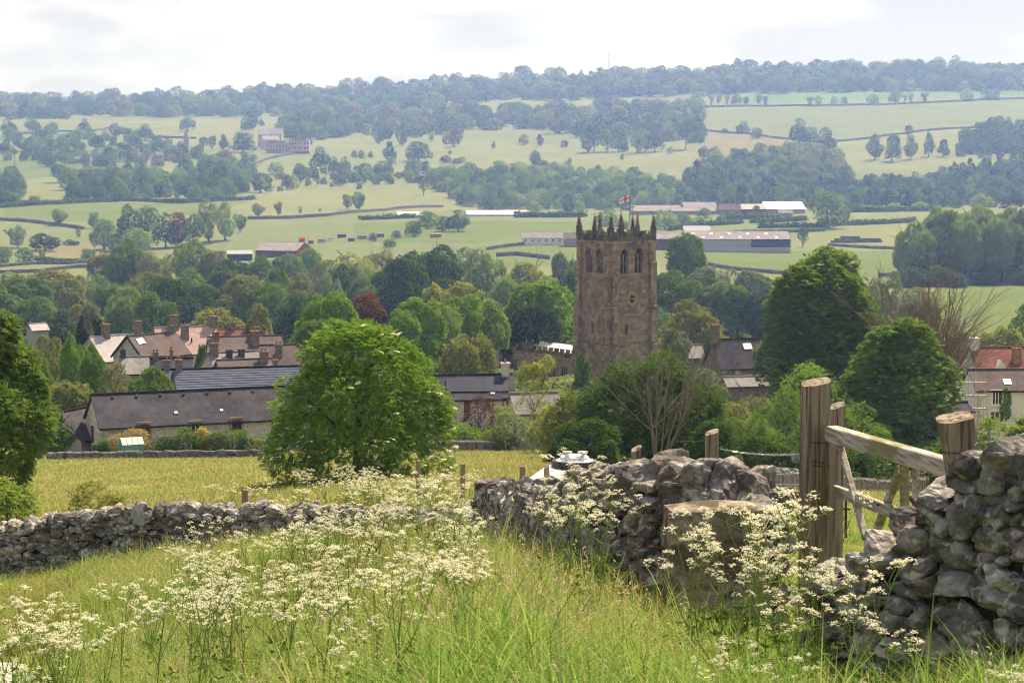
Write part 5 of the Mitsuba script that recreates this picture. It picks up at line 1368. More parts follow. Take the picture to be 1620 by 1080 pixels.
# bare trees
scene['mat_dead_wood'] = dif(lambda p, n, uv: mikit.mix((.10, .088, .075), (.23, .205, .18), mikit.fbm(p.x * 8, p.y * 8, p.z * 2)))
scene['mat_twig'] = dif((.20, .15, .10))


def bare_tree(key, seed, base, H, W, stems, levels, r0, mat, fan=.5, taper=.62):
    rng = np.random.default_rng(seed)
    trunk, twigs = MB(), MB()

    def grow(p, d, L, r, lv):
        s = np.linspace(0, 1, 5)
        bend = rng.normal(size=3) * .13 * L
        Q = p + d * L * s[:, None] + bend * (s ** 2)[:, None] + np.array([0, 0, .10 * L]) * (s ** 2)[:, None]
        (trunk if lv == 0 else twigs).add(tube(Q, r * (1 - .45 * s), 6 if lv < 2 else 4, False))
        if lv >= levels:
            return
        for j in range(3 if lv else 4):
            t = .35 + .65 * (j + rng.random() * .6) / (3 if lv else 4)
            t = min(t, 1.0)
            i = int(t * 4); a = Q[min(i, 4)]
            nd = norm(d + rng.normal(size=3) * [.62, .62, .35] + [0, 0, .14])
            grow(a, nd, L * taper * rng.uniform(.75, 1.15), r * .52, lv + 1)
    for i in range(stems):
        a = (i + .3 * rng.random()) / stems * 2 * math.pi
        q = (.35 + .65 * rng.random()) * fan
        d = norm(np.array([math.cos(a) * q * W / H * 1.6, math.sin(a) * q * W / H * 1.2, 1.0]))
        grow(np.array(base) + np.array([math.cos(a), math.sin(a), 0]) * r0 * 1.2 - [0, 0, .1], d, H * rng.uniform(.56, .76), r0 * rng.uniform(.6, 1.0), 0)
    part(key, 'trunk', trunk.mesh(), mat); part(key, 'branches', twigs.mesh(), mat)


dk = thing('dead_tree', 'bare dead tree with many pale spreading limbs behind wall', 'tree')
p = on(1042, 92); bare_tree(dk, 5, p, pt(1042, 500, 92)[2] - p[2], 3.6, 6, 3, .052, 'mat_dead_wood', .45)
dk = thing('twiggy_tree', 'bare brown twiggy tree above the right hand village', 'tree')
p = on(1470, 178); bare_tree(dk, 8, p + [0, 0, 1.5], pt(1470, 436, 178)[2] - p[2] - 1.5, 5.2, 30, 3, .11, 'mat_twig', .5)
# walls and fences round the field, the greenhouse
strip('garden_wall', 'low dark dry stone wall below the long barn\'s garden', [(74, 727), (200, 725), (330, 724), (445, 722)], .5, .5, 'wall', 60)
strip('garden_wall', 'low dark dry stone wall below the solar house garden', [(690, 714), (780, 713), (870, 711)], .75, .5, 'wall', 60)
strip('boundary_wall', 'low grey dry stone wall across the field seen through the gate', [(1190, 779), (1300, 777), (1480, 774)], .75, .5, 'wall', 60)
scene['mat_post'] = dif(lambda p, n, uv: mikit.mix((.16, .13, .10), (.34, .29, .23), mikit.fbm(p.x * 14, p.y * 14, p.z * 1.2)))
PO = [(245, 727, 704, 142, 'thin pale fence post left of centre at the barn hedge'), (302, 727, 702, 142, 'thin pale fence post in the middle of the barn hedge'), (352, 726, 702, 142, 'thin pale fence post right of the golden shrub'), (702, 714, 697, 141, 'twin thin post at the left of solar house wall'), (720, 714, 698, 141, 'thin post left of the purple tree\'s foot'), (757, 713, 698, 141, 'thin post below the purple tree'), (800, 713, 699, 141, 'thin post right of the purple tree'),
      (387, 804, 774, 37, 'weathered post standing behind the long left wall'), (661, 752, 728, 50, 'weathered post at the right foot of the elder'), (731, 752, 733, 47, 'weathered post in the field right of the elder'), (825, 756, 737, 40, 'weathered post just behind the middle wall\'s left end')]
for px, r1, r0, Y, lab in PO:
    k = thing('fence_post', lab, 'fence post')
    a, b_ = on(px, Y) - [0, 0, .2], pt(px, r0, Y)
    w = .09 if Y > 100 else .075 if Y > 60 else .11
    scene[k] = mikit.ply(beam(a, [a[0] + .02, a[1], b_[2]], w, w, (0, 1, 0), .012), 'mat_post')
gk = thing('greenhouse', 'small teal glazed greenhouse with white roof panes beside the barn', 'greenhouse')
scene['mat_teal_glass'] = {'type': 'twosided', 'b': {'type': 'principled', 'base_color': rgb(.10, .26, .26), 'roughness': .12, 'specular': .6}}
ga = pt(193, 707, 141.8)
gd = np.array([math.cos(.45), math.sin(.45), 0]); gn = np.array([-gd[1], gd[0], 0])
gw = lambda v: ga + np.asarray(v)[:, :1] * gd + np.asarray(v)[:, 1:2] * gn + np.asarray(v)[:, 2:] * [0, 0, 1]
v, f = boxm((.8, .55, -.25), (1.6, 1.1, .7)); part(gk, 'wall', (gw(v), f), 'mat_teal_glass')
v, f = prism([(0, 0), (1.1, 0), (.55, .45)], 1.6); v = np.stack([v[:, 1], v[:, 0], v[:, 2] + .1], 1); part(gk, 'gable', (gw(v), f[:, ::-1]), 'mat_teal_glass')
for i in range(4):
    v, f = boxm((.2 + i * .4, .24, .33), (.36, .72, .03)); c_, s_ = math.cos(.68), math.sin(.68)
    q = v - [0, .24, .33]; v = np.stack([q[:, 0], q[:, 1] * c_ - q[:, 2] * s_, q[:, 1] * s_ + q[:, 2] * c_], 1) + [0, .24, .35]
    part(gk, 'roof_pane', (gw(v), f), 'mat_white')
# ---------------------------------------------------------------- dry stone walls laid stone by stone
def stone_mesh(seed, sub=2, blocky=.5):
    rng = np.random.default_rng(seed)
    m = trimesh.creation.icosphere(subdivisions=sub)
    v = np.array(m.vertices)
    v = np.sign(v) * np.abs(v) ** blocky
    v /= np.abs(v).max(0)
    for i in range(15):
        n = norm(rng.normal(size=3)); d = rng.uniform(.62, 1.0)
        k = v @ n
        o = k > d
        v[o] -= np.outer(k[o] - d, n) * .94
    nn = norm(v)
    v = v + nn * ((meshkit.fbm(v * 1.6 + seed * 3.1, 3, seed) - .5) * .24 + (meshkit.fbm(v * 5 + seed, 3, seed) - .5) * .20)[:, None]
    v /= np.abs(v).max(0)
    return v * .5, np.array(m.faces)


def stone_tex(base, pale, lich, brown):
    def fn(p, n, uv):
        g = mikit.fbm(p.x * 5, p.y * 5, p.z * 5, 4)
        h = mikit.fbm(p.x * 17 + 4, p.y * 17, p.z * 17, 3)
        b = mikit.fbm(p.x * 2.2 + 20, p.y * 2.2, p.z * 2.2, 3)
        c = mikit.mix(base, pale, mikit.smoothstep(.30, .72, g))
        c = mikit.mix(c, brown, mikit.smoothstep(.52, .68, b) * .7)
        l = mikit.smoothstep(.52, .62, h * .55 + mikit.fbm(p.x * 3.1 + 8, p.y * 3.1, p.z * 3.1, 3) * .5)
        c = mikit.mix(c, lich, l * .75)
        return c * (.50 + 1.0 * mikit.fbm(p.x * 30, p.y * 30, p.z * 30, 3))
    return fn


def stone_bump(p, n, uv):
    return mikit.fbm(p.x * 22, p.y * 22, p.z * 22, 4) + 1.6 * mikit.fbm(p.x * 6, p.y * 6, p.z * 6, 2)


scene['mat_gap'] = {'type': 'twosided', 'b': {'type': 'diffuse', 'reflectance': rgb(.035, .033, .030)}}  # near black wall core: shade of the gaps between stones put into colour
STONES = []
for i, (a, b_, l, br) in enumerate((((.115, .108, .105), (.26, .25, .245), (.46, .45, .43), (.165, .14, .115)), ((.085, .080, .080), (.21, .20, .20), (.40, .39, .375), (.13, .115, .10)), ((.14, .13, .125), (.31, .30, .29), (.55, .54, .52), (.20, .175, .145)), ((.13, .115, .095), (.25, .225, .19), (.42, .40, .36), (.19, .15, .105)))):
    scene[f'mat_stone_{i}'] = {'type': 'twosided', 'b': {'type': 'bumpmap', 'arbitrary': mikit.proc(stone_bump, eps=.004), 'scale': .03, 'bsdf': {'type': 'diffuse', 'reflectance': mikit.proc(stone_tex(a, b_, l, br))}}}
fine = [stone_mesh(50 + i, 3) for i in range(12)]
coarse = [stone_mesh(80 + i, 2) for i in range(10)]
fine_ply = [[mikit.ply(m, f'mat_stone_{j}', smooth=18) for j in range(4)] for m in fine]
coarse_ply = [[mikit.ply(m, f'mat_stone_{j}', smooth=False) for j in range(4)] for m in coarse]


def stone_tf(c, ang, tilt, roll, size):
    return T().translate([float(x) for x in c]).rotate([0, 0, 1], math.degrees(ang)).rotate([0, 1, 0], float(tilt)).rotate([1, 0, 0], float(roll)).scale([float(x) for x in size])


def lay(key, line, height, thick, ch, lens, lib, seed, cope=(.34, .3, .32), s0=0., s1=1e9, side=1, mats=(0, 0, 0, 1, 1, 2, 2, 3), stuff_after=None, end=False, both=False):
    """courses of stones along a line of ground points; height(s) in metres; side = which way the seen face looks"""
    rng = np.random.default_rng(seed)
    ls = LineString(line); Lt = ls.length
    mass = MB()

    def put(c, ang, tilt, roll, size, s):
        j = rng.integers(len(lib)); m = int(rng.choice(mats))
        if stuff_after is not None and s > stuff_after:
            v = coarse[j % len(coarse)][0]; M = np.array(stone_tf(c, ang, tilt, roll, size).matrix)
            mass.add((v @ M[:3, :3].T + M[:3, 3], coarse[j % len(coarse)][1]))
        else:
            part(key, 'stone', lib[j][m], None, to_world=stone_tf(c, ang, tilt, roll, size))

    def at(s):
        s = np.clip(s, 0, Lt)
        a, b_ = np.array(ls.interpolate(max(s - .05, 0)).coords[0]), np.array(ls.interpolate(min(s + .05, Lt)).coords[0])
        t = norm(b_ - a)
        return np.array(ls.interpolate(s).coords[0]), t, math.atan2(t[1], t[0])
    core = MB()
    n = max(2, int(Lt / .5))
    for i in range(n):
        (a, t, an), (b_, _, _) = at(Lt * i / n), at(Lt * (i + 1) / n)
        h = max(.15, min(height(Lt * i / n), height(Lt * (i + 1) / n)) - ch * .8)
        za, zb2 = land(*a), land(*b_)
        core.add(beam(np.r_[a, za + h / 2 - .1], np.r_[b_, zb2 + h / 2 - .1], thick * .5, h))
    part(key, 'core', core.mesh(), 'mat_gap')
    faces = (side, -side) if both else (side,)
    for fs in faces:
        lev = 0
        z = -.08
        while z < 1.7:
            c_h = ch * rng.uniform(.8, 1.25) * (1.12 - .18 * z)
            s = rng.uniform(-.1, .1)
            while s < Lt:
                l = rng.uniform(*lens) * (1.15 - .2 * z)
                sm = s + l / 2
                top = height(sm) - (cope[2] * .45 if cope else 0)
                if z + c_h * .45 < top:
                    q, t, an = at(sm)
                    nrm = np.array([t[1], -t[0]]) * fs
                    dpt = rng.uniform(.8, 1.25) * thick * .42
                    zz = float(land(*q)) + z + c_h / 2 + rng.normal() * .015
                    o = thick / 2 - dpt / 2 + rng.normal() * .02 - z * .03
                    put(np.r_[q + nrm * o, zz], an + rng.normal() * .09 + (math.pi if rng.random() < .5 else 0), rng.normal() * 10, rng.normal() * 8, (l * rng.uniform(1.0, 1.14), dpt, c_h * rng.uniform(1.0, 1.2)), sm)
                s += l
            z += c_h; lev += 1
    if cope:
        s = 0.
        while s < Lt:
            l = cope[0] * rng.uniform(.6, 1.35)
            q, t, an = at(s + l / 2)
            hh = cope[2] * rng.uniform(.8, 1.25)
            put(np.r_[q + rng.normal(size=2) * .03, float(land(*q)) + height(s + l / 2) - hh * .42], an + rng.normal() * .2, rng.normal() * 20, rng.normal() * 12, (l * 1.15, thick * rng.uniform(.7, 1.0), hh * 1.15), s)
            s += l * rng.uniform(.85, 1.0)
    if end:  # the squared end of the wall
        q, t, an = at(Lt)
        z = -.05
        while z < height(Lt) - .25:
            c_h = ch * rng.uniform(1.0, 1.5)
            for o in np.linspace(-thick * .3, thick * .3, 2):
                put(np.r_[q + np.array([t[1], -t[0]]) * o + t * .05, float(land(*q)) + z + c_h / 2], an + rng.normal() * .1, rng.normal() * 6, rng.normal() * 6, (.3, thick * .55, c_h * 1.1), Lt)
            z += c_h
    # small packing stones wedged between the courses
    fill = MB()
    for _ in range(int(Lt * 170)):
        s = rng.uniform(0, Lt); z = rng.uniform(-.05, max(.1, height(s) - .2))
        q, t, an = at(s)
        o = thick / 2 - .13 + rng.uniform(-.05, .05) - z * .03
        sz = rng.uniform(.08, .20)
        v, f = coarse[rng.integers(len(coarse))]
        M = np.array(stone_tf(np.r_[q + np.array([t[1], -t[0]]) * side * o, float(land(*q)) + z], an + rng.normal() * .3, rng.normal() * 15, rng.normal() * 15, (sz * 1.3, sz, sz * .8)).matrix)
        fill.add((v @ M[:3, :3].T + M[:3, 3], f))
    tag(part(key, 'packing', fill.mesh(), 'mat_stone_1'), kind='stuff')
    if mass.v:
        k = part(key, 'rubble', mass.mesh(), 'mat_stone_0'); tag(k, kind='stuff')


def gpt(px, Y):
    return on(px, Y)[:2]


def top_height(pxs, rows, Ys):
    """height of a wall along its line from the rows where its top is seen"""
    P = np.array([on(a, y) for a, y in zip(pxs, Ys)])
    hh = np.array([pt(a, r, y)[2] for a, r, y in zip(pxs, rows, Ys)]) - P[:, 2]
    s = np.r_[0, np.cumsum(np.linalg.norm(np.diff(P[:, :2], axis=0), axis=1))]
    return P[:, :2], (lambda q: float(np.interp(q, s, hh)))


line, hf = top_height([1302, 1345, 1400, 1440, 1478, 1530, 1600, 1720], [882, 880, 838, 816, 762, 730, 708, 694], [13.4, 13.25, 13.05, 12.9, 12.75, 12.5, 12.15, 11.6])
wk = thing('dry_stone_wall', 'close grey dry stone wall of big rough stones at the right edge', 'wall')
lay(wk, line, hf, .60, .16, (.17, .38), fine_ply, 3, (.26, .3, .26), side=1)
line, hf = top_height([778, 830, 900, 975, 1080, 1195], [762, 772, 766, 742, 724, 752], [27, 23.5, 19.6, 16.6, 15.6, 15.2])
wk = thing('dry_stone_wall', 'middle dry stone wall with large capstones ending beside the sandstone block', 'wall')
lay(wk, line, hf, .62, .145, (.17, .36), fine_ply, 5, (.235, .3, .30), side=1, end=True)
line, hf = top_height([-60, 40, 150, 240, 330, 430, 560, 690, 775], [826, 822, 806, 795, 797, 797, 802, 806, 800], [36.5, 36, 35.5, 35, 34.5, 34, 33, 31, 28.5])
wk = thing('dry_stone_wall', 'long grey dry stone wall running behind the white flowers at left', 'wall')
lay(wk, line, hf, .55, .13, (.14, .42), coarse_ply, 9, (.32, .3, .28), side=1, stuff_after=5.9)
# sandstone block gatepost with an iron pin
sk = thing('stone_gatepost', 'broad brown sandstone slab standing at the end of the middle wall', 'gatepost')
scene['mat_slab'] = {'type': 'twosided', 'b': {'type': 'bumpmap', 'arbitrary': mikit.proc(stone_bump, eps=.004), 'scale': .02, 'bsdf': {'type': 'diffuse', 'reflectance': mikit.proc(lambda p, n, uv: mikit.mix(mikit.mix((.12, .10, .078), (.36, .31, .245), mikit.smoothstep(.3, .7, .5 * mikit.fbm(p.x * 6, p.y * 6, p.z * 6, 4) + .5 * mikit.fbm(p.x * 24, p.y * 24, p.z * 24, 3))), (.085, .075, .055), mikit.smoothstep(.50, .60, mikit.fbm(p.x * 5 + 3, p.y * 5, p.z * 3.5, 5)) * .8))}}}
q = on(1128, 14.45)
v, f = boxm((0, 0, 0), (.70, .36, 1.15)); m = trimesh.Trimesh(v, f).subdivide_to_size(.06)
v = np.array(m.vertices); r = np.abs(v) / [.35, .18, .575]
v = v * (1 - .045 * np.clip(np.sort(r, 1)[:, 1:2] - .72, 0, 1) / .28) + norm(v) * ((meshkit.fbm(v * 4, 3, 4) - .5) * .06)[:, None]
top_z = pt(1128, 797, 14.45)[2]
part(sk, 'slab', (v @ np.array([[math.cos(.12), math.sin(.12), 0], [-math.sin(.12), math.cos(.12), 0], [0, 0, 1]]) + [q[0], q[1], top_z - .575], np.array(m.faces)), 'mat_slab', smooth=30)
scene['mat_rust'] = dif(lambda p, n, uv: mikit.mix((.055, .035, .028), (.16, .08, .045), mikit.fbm(p.x * 60, p.y * 60, p.z * 60)))
a = pt(1026, 866, 14.35); part(sk, 'hinge_pin', tube([a, pt(1050, 866, 14.35)], .016, 8), 'mat_rust')
# ---------------------------------------------------------------- timber gate, posts, wire
def wood(dark, pale, green=0.0, fine=1.0):
    def fn(p, n, uv):
        g = mikit.fbm(p.x * 26 * fine, p.y * 26 * fine, p.z * 1.6, 4)
        b = mikit.fbm(p.x * 3, p.y * 3, p.z * 1.1, 3)
        c = mikit.mix(dark, pale, mikit.smoothstep(.25, .7, g * .7 + b * .35))
        cr = mikit.smoothstep(.56, .64, mikit.fbm(p.x * 30 + 9, p.y * 30, p.z * .7, 3))
        c = mikit.mix(c, (.06, .045, .032), cr * .75)
        return mikit.mix(c, (.16, .17, .05), mikit.smoothstep(.5, .68, mikit.fbm(p.x * 2.1 + 5, p.y * 2.1, p.z * 3.0, 3)) * green)
    return fn


def railwood(p, n, uv):  # grain along the rails, which run nearly along y
    g = mikit.fbm(p.x * 30, p.y * 1.8, p.z * 40, 4)
    c = mikit.mix((.24, .215, .175), (.54, .50, .44), mikit.smoothstep(.25, .7, g))
    return mikit.mix(c, (.20, .20, .07), mikit.smoothstep(.50, .62, mikit.fbm(p.x * 1.5, p.y * 1.6 + 3.2, p.z * 2.0, 3)) * .65)


bump_w = mikit.proc(lambda p, n, uv: mikit.fbm(p.x * 40, p.y * 40, p.z * 2.5, 3), eps=.003)
for k_, fn in (('mat_gatepost', wood((.115, .09, .07), (.35, .30, .245), .18)), ('mat_greypost', wood((.17, .135, .105), (.36, .31, .26), .15)), ('mat_rail', railwood)):
    scene[k_] = {'type': 'twosided', 'b': {'type': 'bumpmap', 'arbitrary': bump_w, 'scale': .004, 'bsdf': {'type': 'diffuse', 'reflectance': mikit.proc(fn)}}}


def post(px0, px1, row, Y, d, base=None, lean=0.0, bev=.25, rows=None, seed=0):
    """a sawn post with rounded edges, wane and a slightly uneven top: its left and right edge columns at its top row"""
    m = Y / F
    w = (px1 - px0) * m
    t = pt((px0 + px1) / 2, row, Y)
    b_ = on((px0 + px1) / 2, Y)[2] - .3 if base is None else base
    H = t[2] - b_
    n, hz = 20, 26
    a = np.arange(n) / n * 2 * np.pi
    r = 1 / np.maximum(np.abs(np.cos(a)) ** (1 / bev * .9), np.abs(np.sin(a)) ** (1 / bev * .9)) if False else (np.abs(np.cos(a)) ** 5 + np.abs(np.sin(a)) ** 5) ** (-1 / 5.)
    V = []
    for i in range(hz):
        z = b_ + H * i / (hz - 1)
        q = np.stack([np.cos(a) * r * w / 2, np.sin(a) * r * d / 2, np.full(n, z)], 1)
        q[:, :2] *= (1 + (meshkit.fbm(np.c_[q[:, :2] * 9, q[:, 2:] * 1.5] + seed, 2, 3) - .5) * .10)[:, None]
        q[:, 0] += t[0] + lean * (z - t[2]); q[:, 1] += t[1]
        if i == hz - 1:
            q[:, 2] += .03 * np.sin(a + 1)
        V.append(q)
    V = np.vstack(V); f = []
    for i in range(hz - 1):
        for k in range(n):
            x, y = i * n + k, i * n + (k + 1) % n
            f += [[x, y, y + n], [x, y + n, x + n]]
    c = len(V); V = np.vstack([V, V[-n:].mean(0)])
    f += [[c, (hz - 1) * n + k, (hz - 1) * n + (k + 1) % n] for k in range(n)]
    return V, np.array(f)


scene['mat_wire'] = {'type': 'twosided', 'b': {'type': 'principled', 'base_color': rgb(.55, .56, .57), 'roughness': .35, 'metallic': .9}}
gp = thing('timber_gatepost', 'tallest brown timber gatepost wrapped with rusty wire', 'gatepost')
part(gp, 'post', post(1268, 1313, 604, 18, .25), 'mat_gatepost', smooth=40)
for r0, dr_ in ((697, 3), (727, 9), (733, 6), (792, 2)):
    w = 24 / F * 18
    c = pt(1290.5, r0, 18)
    th = np.linspace(0, 2 * np.pi, 25)
    part(gp, 'wire_loop', tube(np.stack([c[0] + np.cos(th) * w * 1.02, c[1] + np.sin(th) * .137, c[2] - np.cos(th) * dr_ / F * 18 * .5], 1), .004, 5, False), 'mat_rust')
gp2 = thing('timber_gatepost', 'shorter grey timber post behind the tallest gatepost', 'gatepost')
part(gp2, 'post', post(1312, 1336, 641, 18.5, .14, seed=5), 'mat_greypost', smooth=40)
gp3 = thing('timber_gatepost', 'thick grey post leaning left behind the right wall', 'gatepost')
part(gp3, 'post', post(1483, 1537, 660, 14.3, .25, lean=-.20, seed=9), 'mat_greypost', smooth=40)
th = np.linspace(0, 2 * np.pi, 25); c = pt(1516, 711, 14.3)
part(gp3, 'wire_loop', tube(np.stack([c[0] + np.cos(th) * .127, c[1] + np.sin(th) * .137, c[2] + np.cos(th) * .01], 1), .004, 5, False), 'mat_rust')
fp = thing('fence_post', 'round topped pale fence post left of the barbed wire', 'fence post')
scene[fp] = mikit.ply(post(1116, 1137, 683, 22, .14, seed=3), 'mat_greypost', smooth=40)
for px, w, r, Y, lab in ((865, 9, 736, 22, 'small weathered post stub left of the white tank'), (938, 15, 736, 19.5, 'weathered post stub in front of the white tank'), (1007, 16, 709, 20, 'weathered post stub above the capstones at the dead tree')):
    k = thing('fence_post', lab, 'fence post')
    scene[k] = mikit.ply(post(px - w / 2, px + w / 2, r, Y, .1, seed=px), 'mat_greypost', smooth=40)
gt = thing('wooden_gate', 'weathered wooden field gate with pale top rail and braces', 'gate')
part(gt, 'top_rail', beam(pt(1314, 685, 17.9), pt(1512, 743, 14.6), .12, .135, bev=.008), 'mat_rail')
part(gt, 'lower_rail', beam(pt(1322, 776, 17.95), pt(1490, 838, 14.9), .045, .10, bev=.006), 'mat_rail')
part(gt, 'brace', beam(pt(1327, 696, 17.75), pt(1369, 850, 16.9), .05, .085, (0, 1, 0), .006), 'mat_rail')
part(gt, 'brace', beam(pt(1424, 742, 16.1), pt(1386, 842, 16.9), .05, .085, (0, 1, 0), .006), 'mat_rail')
part(gt, 'stile', beam(pt(1431, 730, 16.0), pt(1431, 850, 16.0), .06, .08, (0, 1, 0), .006), 'mat_rail')
part(gt, 'stile', beam(pt(1449, 736, 15.7), pt(1449, 850, 15.7), .045, .08, (0, 1, 0), .006), 'mat_rail')
for px, r, Y in ((1389, 798, 16.55),):
    part(gt, 'bolt', trimesh.creation.icosphere(subdivisions=2, radius=.012).apply_translation(pt(px, r, Y - .06)), 'mat_rust')


def barbed(a, b_, sag, seed, barb=True, r=.0035):
    rng = np.random.default_rng(seed)
    s = np.linspace(0, 1, 60); L = np.linalg.norm(b_ - a)
    Q = a + (b_ - a) * s[:, None]; Q[:, 2] -= sag * 4 * s * (1 - s)
    mb = MB()
    for ph in (0, math.pi):
        W = Q.copy(); W[:, 2] += .005 * np.cos(s * L * 60 + ph); W[:, 1] += .005 * np.sin(s * L * 60 + ph)
        mb.add(tube(W, r, 4, False))
    if barb:
        for t in np.arange(.03, 1, .11 / L):
            c = a + (b_ - a) * t; c[2] -= sag * 4 * t * (1 - t)
            for _ in range(2):
                d = norm(rng.normal(size=3)) * .018
                mb.add(tube([c - d, c + d], .003, 3))
    return mb.mesh()


fw = thing('wire_fence', 'barbed wire and netting fence strung to the tallest gatepost', 'fence')
for i, (r0, r1) in enumerate(((709, 718), (742, 748))):
    part(fw, 'barbed_wire', barbed(pt(1137, r0, 22), pt(1268, r1, 18.1), .03, i), 'mat_wire')
for i, (r0, r1) in enumerate(((762, 766), (784, 790), (806, 812), (826, 834), (846, 856))):
    part(fw, 'line_wire', barbed(pt(1137, r0, 22), pt(1268, r1, 18.1), .01, 10 + i, False, .002), 'mat_wire')
for i in range(14):
    t = (i + .5) / 14
    Y = 22 - 3.9 * t; px = 1137 + 131 * t * (22 / Y) ** .0
    part(fw, 'stay_wire', tube([pt(px, 744 + 4 * t, Y), pt(px + 1, 848 + 8 * t, Y)], .002, 4, False), 'mat_wire')
mb = MB()
for i in range(5):
    c = pt(1264, 716 + i * 3, 18.0); th = np.linspace(0, 2 * np.pi, 15)
    mb.add(tube(np.stack([c[0] - .03 + np.cos(th) * .035, np.full(15, c[1]), c[2] + np.sin(th) * .02], 1), .003, 4, False))
part(fw, 'wire_coil', mb.mesh(), 'mat_wire')
hr = thing('metal_hurdle', 'rusty metal bars standing behind the gap left of gatepost', 'hurdle')
for r in (781, 803):
    part(hr, 'bar', tube([pt(1206, r - 1, 24), pt(1345, r + 2, 24)], .014, 6), 'mat_rust')
for px in (1218, 1262, 1338):
    part(hr, 'upright', tube([pt(px, 778, 24.05), pt(px, 850, 24.05)], .016, 6), 'mat_rust')
wr = thing('barbed_wire_strand', 'single barbed wire running off from the leaning post', 'wire')
scene[wr] = mikit.ply(barbed(pt(1541, 702, 14.25), pt(1660, 672, 12.0), .02, 44), 'mat_wire')
# white tank with black collar
tk = thing('plastic_tank', 'white tank with black collar and clamped lid behind the wall', 'tank')
scene['mat_white_plastic'] = {'type': 'twosided', 'b': {'type': 'principled', 'base_color': rgb(.76, .76, .77), 'roughness': .35, 'specular': .5}}
scene['mat_black_plastic'] = {'type': 'twosided', 'b': {'type': 'principled', 'base_color': rgb(.025, .025, .03), 'roughness': .35, 'specular': .5}}


def lathe(prof, c, n=40):
    m = trimesh.creation.revolve(np.array(prof, float), sections=n)
    return trimesh.Trimesh(np.array(m.vertices) + c, m.faces, process=False)


mt = 22.0 / F
tc = pt(909, 745, 22.5)
u = lambda px: px * 22.5 / F
part(tk, 'body', lathe([(0, -.9), (.62, -.9), (.64, -.35), (.60, -.16), (.36, .02), (.30, .05), (0, .05)], tc), 'mat_white_plastic', smooth=35)
part(tk, 'collar', lathe([(.255, -.02), (.262, .06), (.245, .125), (.225, .13), (.215, .11), (.215, -.02), (.255, -.02)], tc), 'mat_black_plastic', smooth=35)
part(tk, 'lid', lathe([(0, .10), (.205, .10), (.21, .125), (.16, .14), (.155, .165), (.10, .185), (0, .19)], tc), 'mat_white_plastic', smooth=35)
for s in (-1, 1):
    k = MB().add(tube([tc + [s * .085, -.08, .17], tc + [s * .085, -.09, .215]], [.03, .022], 10)).add(beam(tc + [s * .085 - .055, -.09, .225], tc + [s * .085 + .055, -.09, .225], .035, .03, bev=.01))
    part(tk, 'clamp', k.mesh(), 'mat_white_plastic')
# ---------------------------------------------------------------- path, meadow grass and cow parsley
scene['mat_path'] = dif(lambda p, n, uv: mikit.mix((.30, .28, .27), (.46, .44, .42), mikit.fbm(p.x * 25, p.y * 25, 0, 4)))
c0 = hit([-160, 40, 70, -160], [1046, 1054, 1110, 1110], 3)[:, :2]
pp = Polygon(c0)
g = trimesh.creation.extrude_polygon(pp, .02, engine='earcut').subdivide_to_size(.25)
v = np.array(g.vertices); v[:, 2] += land(v[:, 0], v[:, 1]) + .01
part(None, 'path', (v, np.array(g.faces)), 'mat_path'); tag('path', 'pale gravel path edge at the bottom left corner', kind='structure')
scene['mat_blade'] = {'type': 'principledthin', 'base_color': {'type': 'mesh_attribute', 'name': 'vertex_color'}, 'roughness': .3, 'diff_trans': .9, 'eta': 1.45}
BL = {'green': ((.19, .33, .06), (.36, .50, .13)), 'yellow': ((.30, .36, .08), (.48, .50, .18)), 'straw': ((.38, .31, .16), (.56, .48, .30)), 'deep': ((.10, .20, .030), (.20, .31, .065)), 'field': ((.20, .225, .06), (.33, .31, .115)), 'rust': ((.26, .17, .06), (.38, .27, .10))}


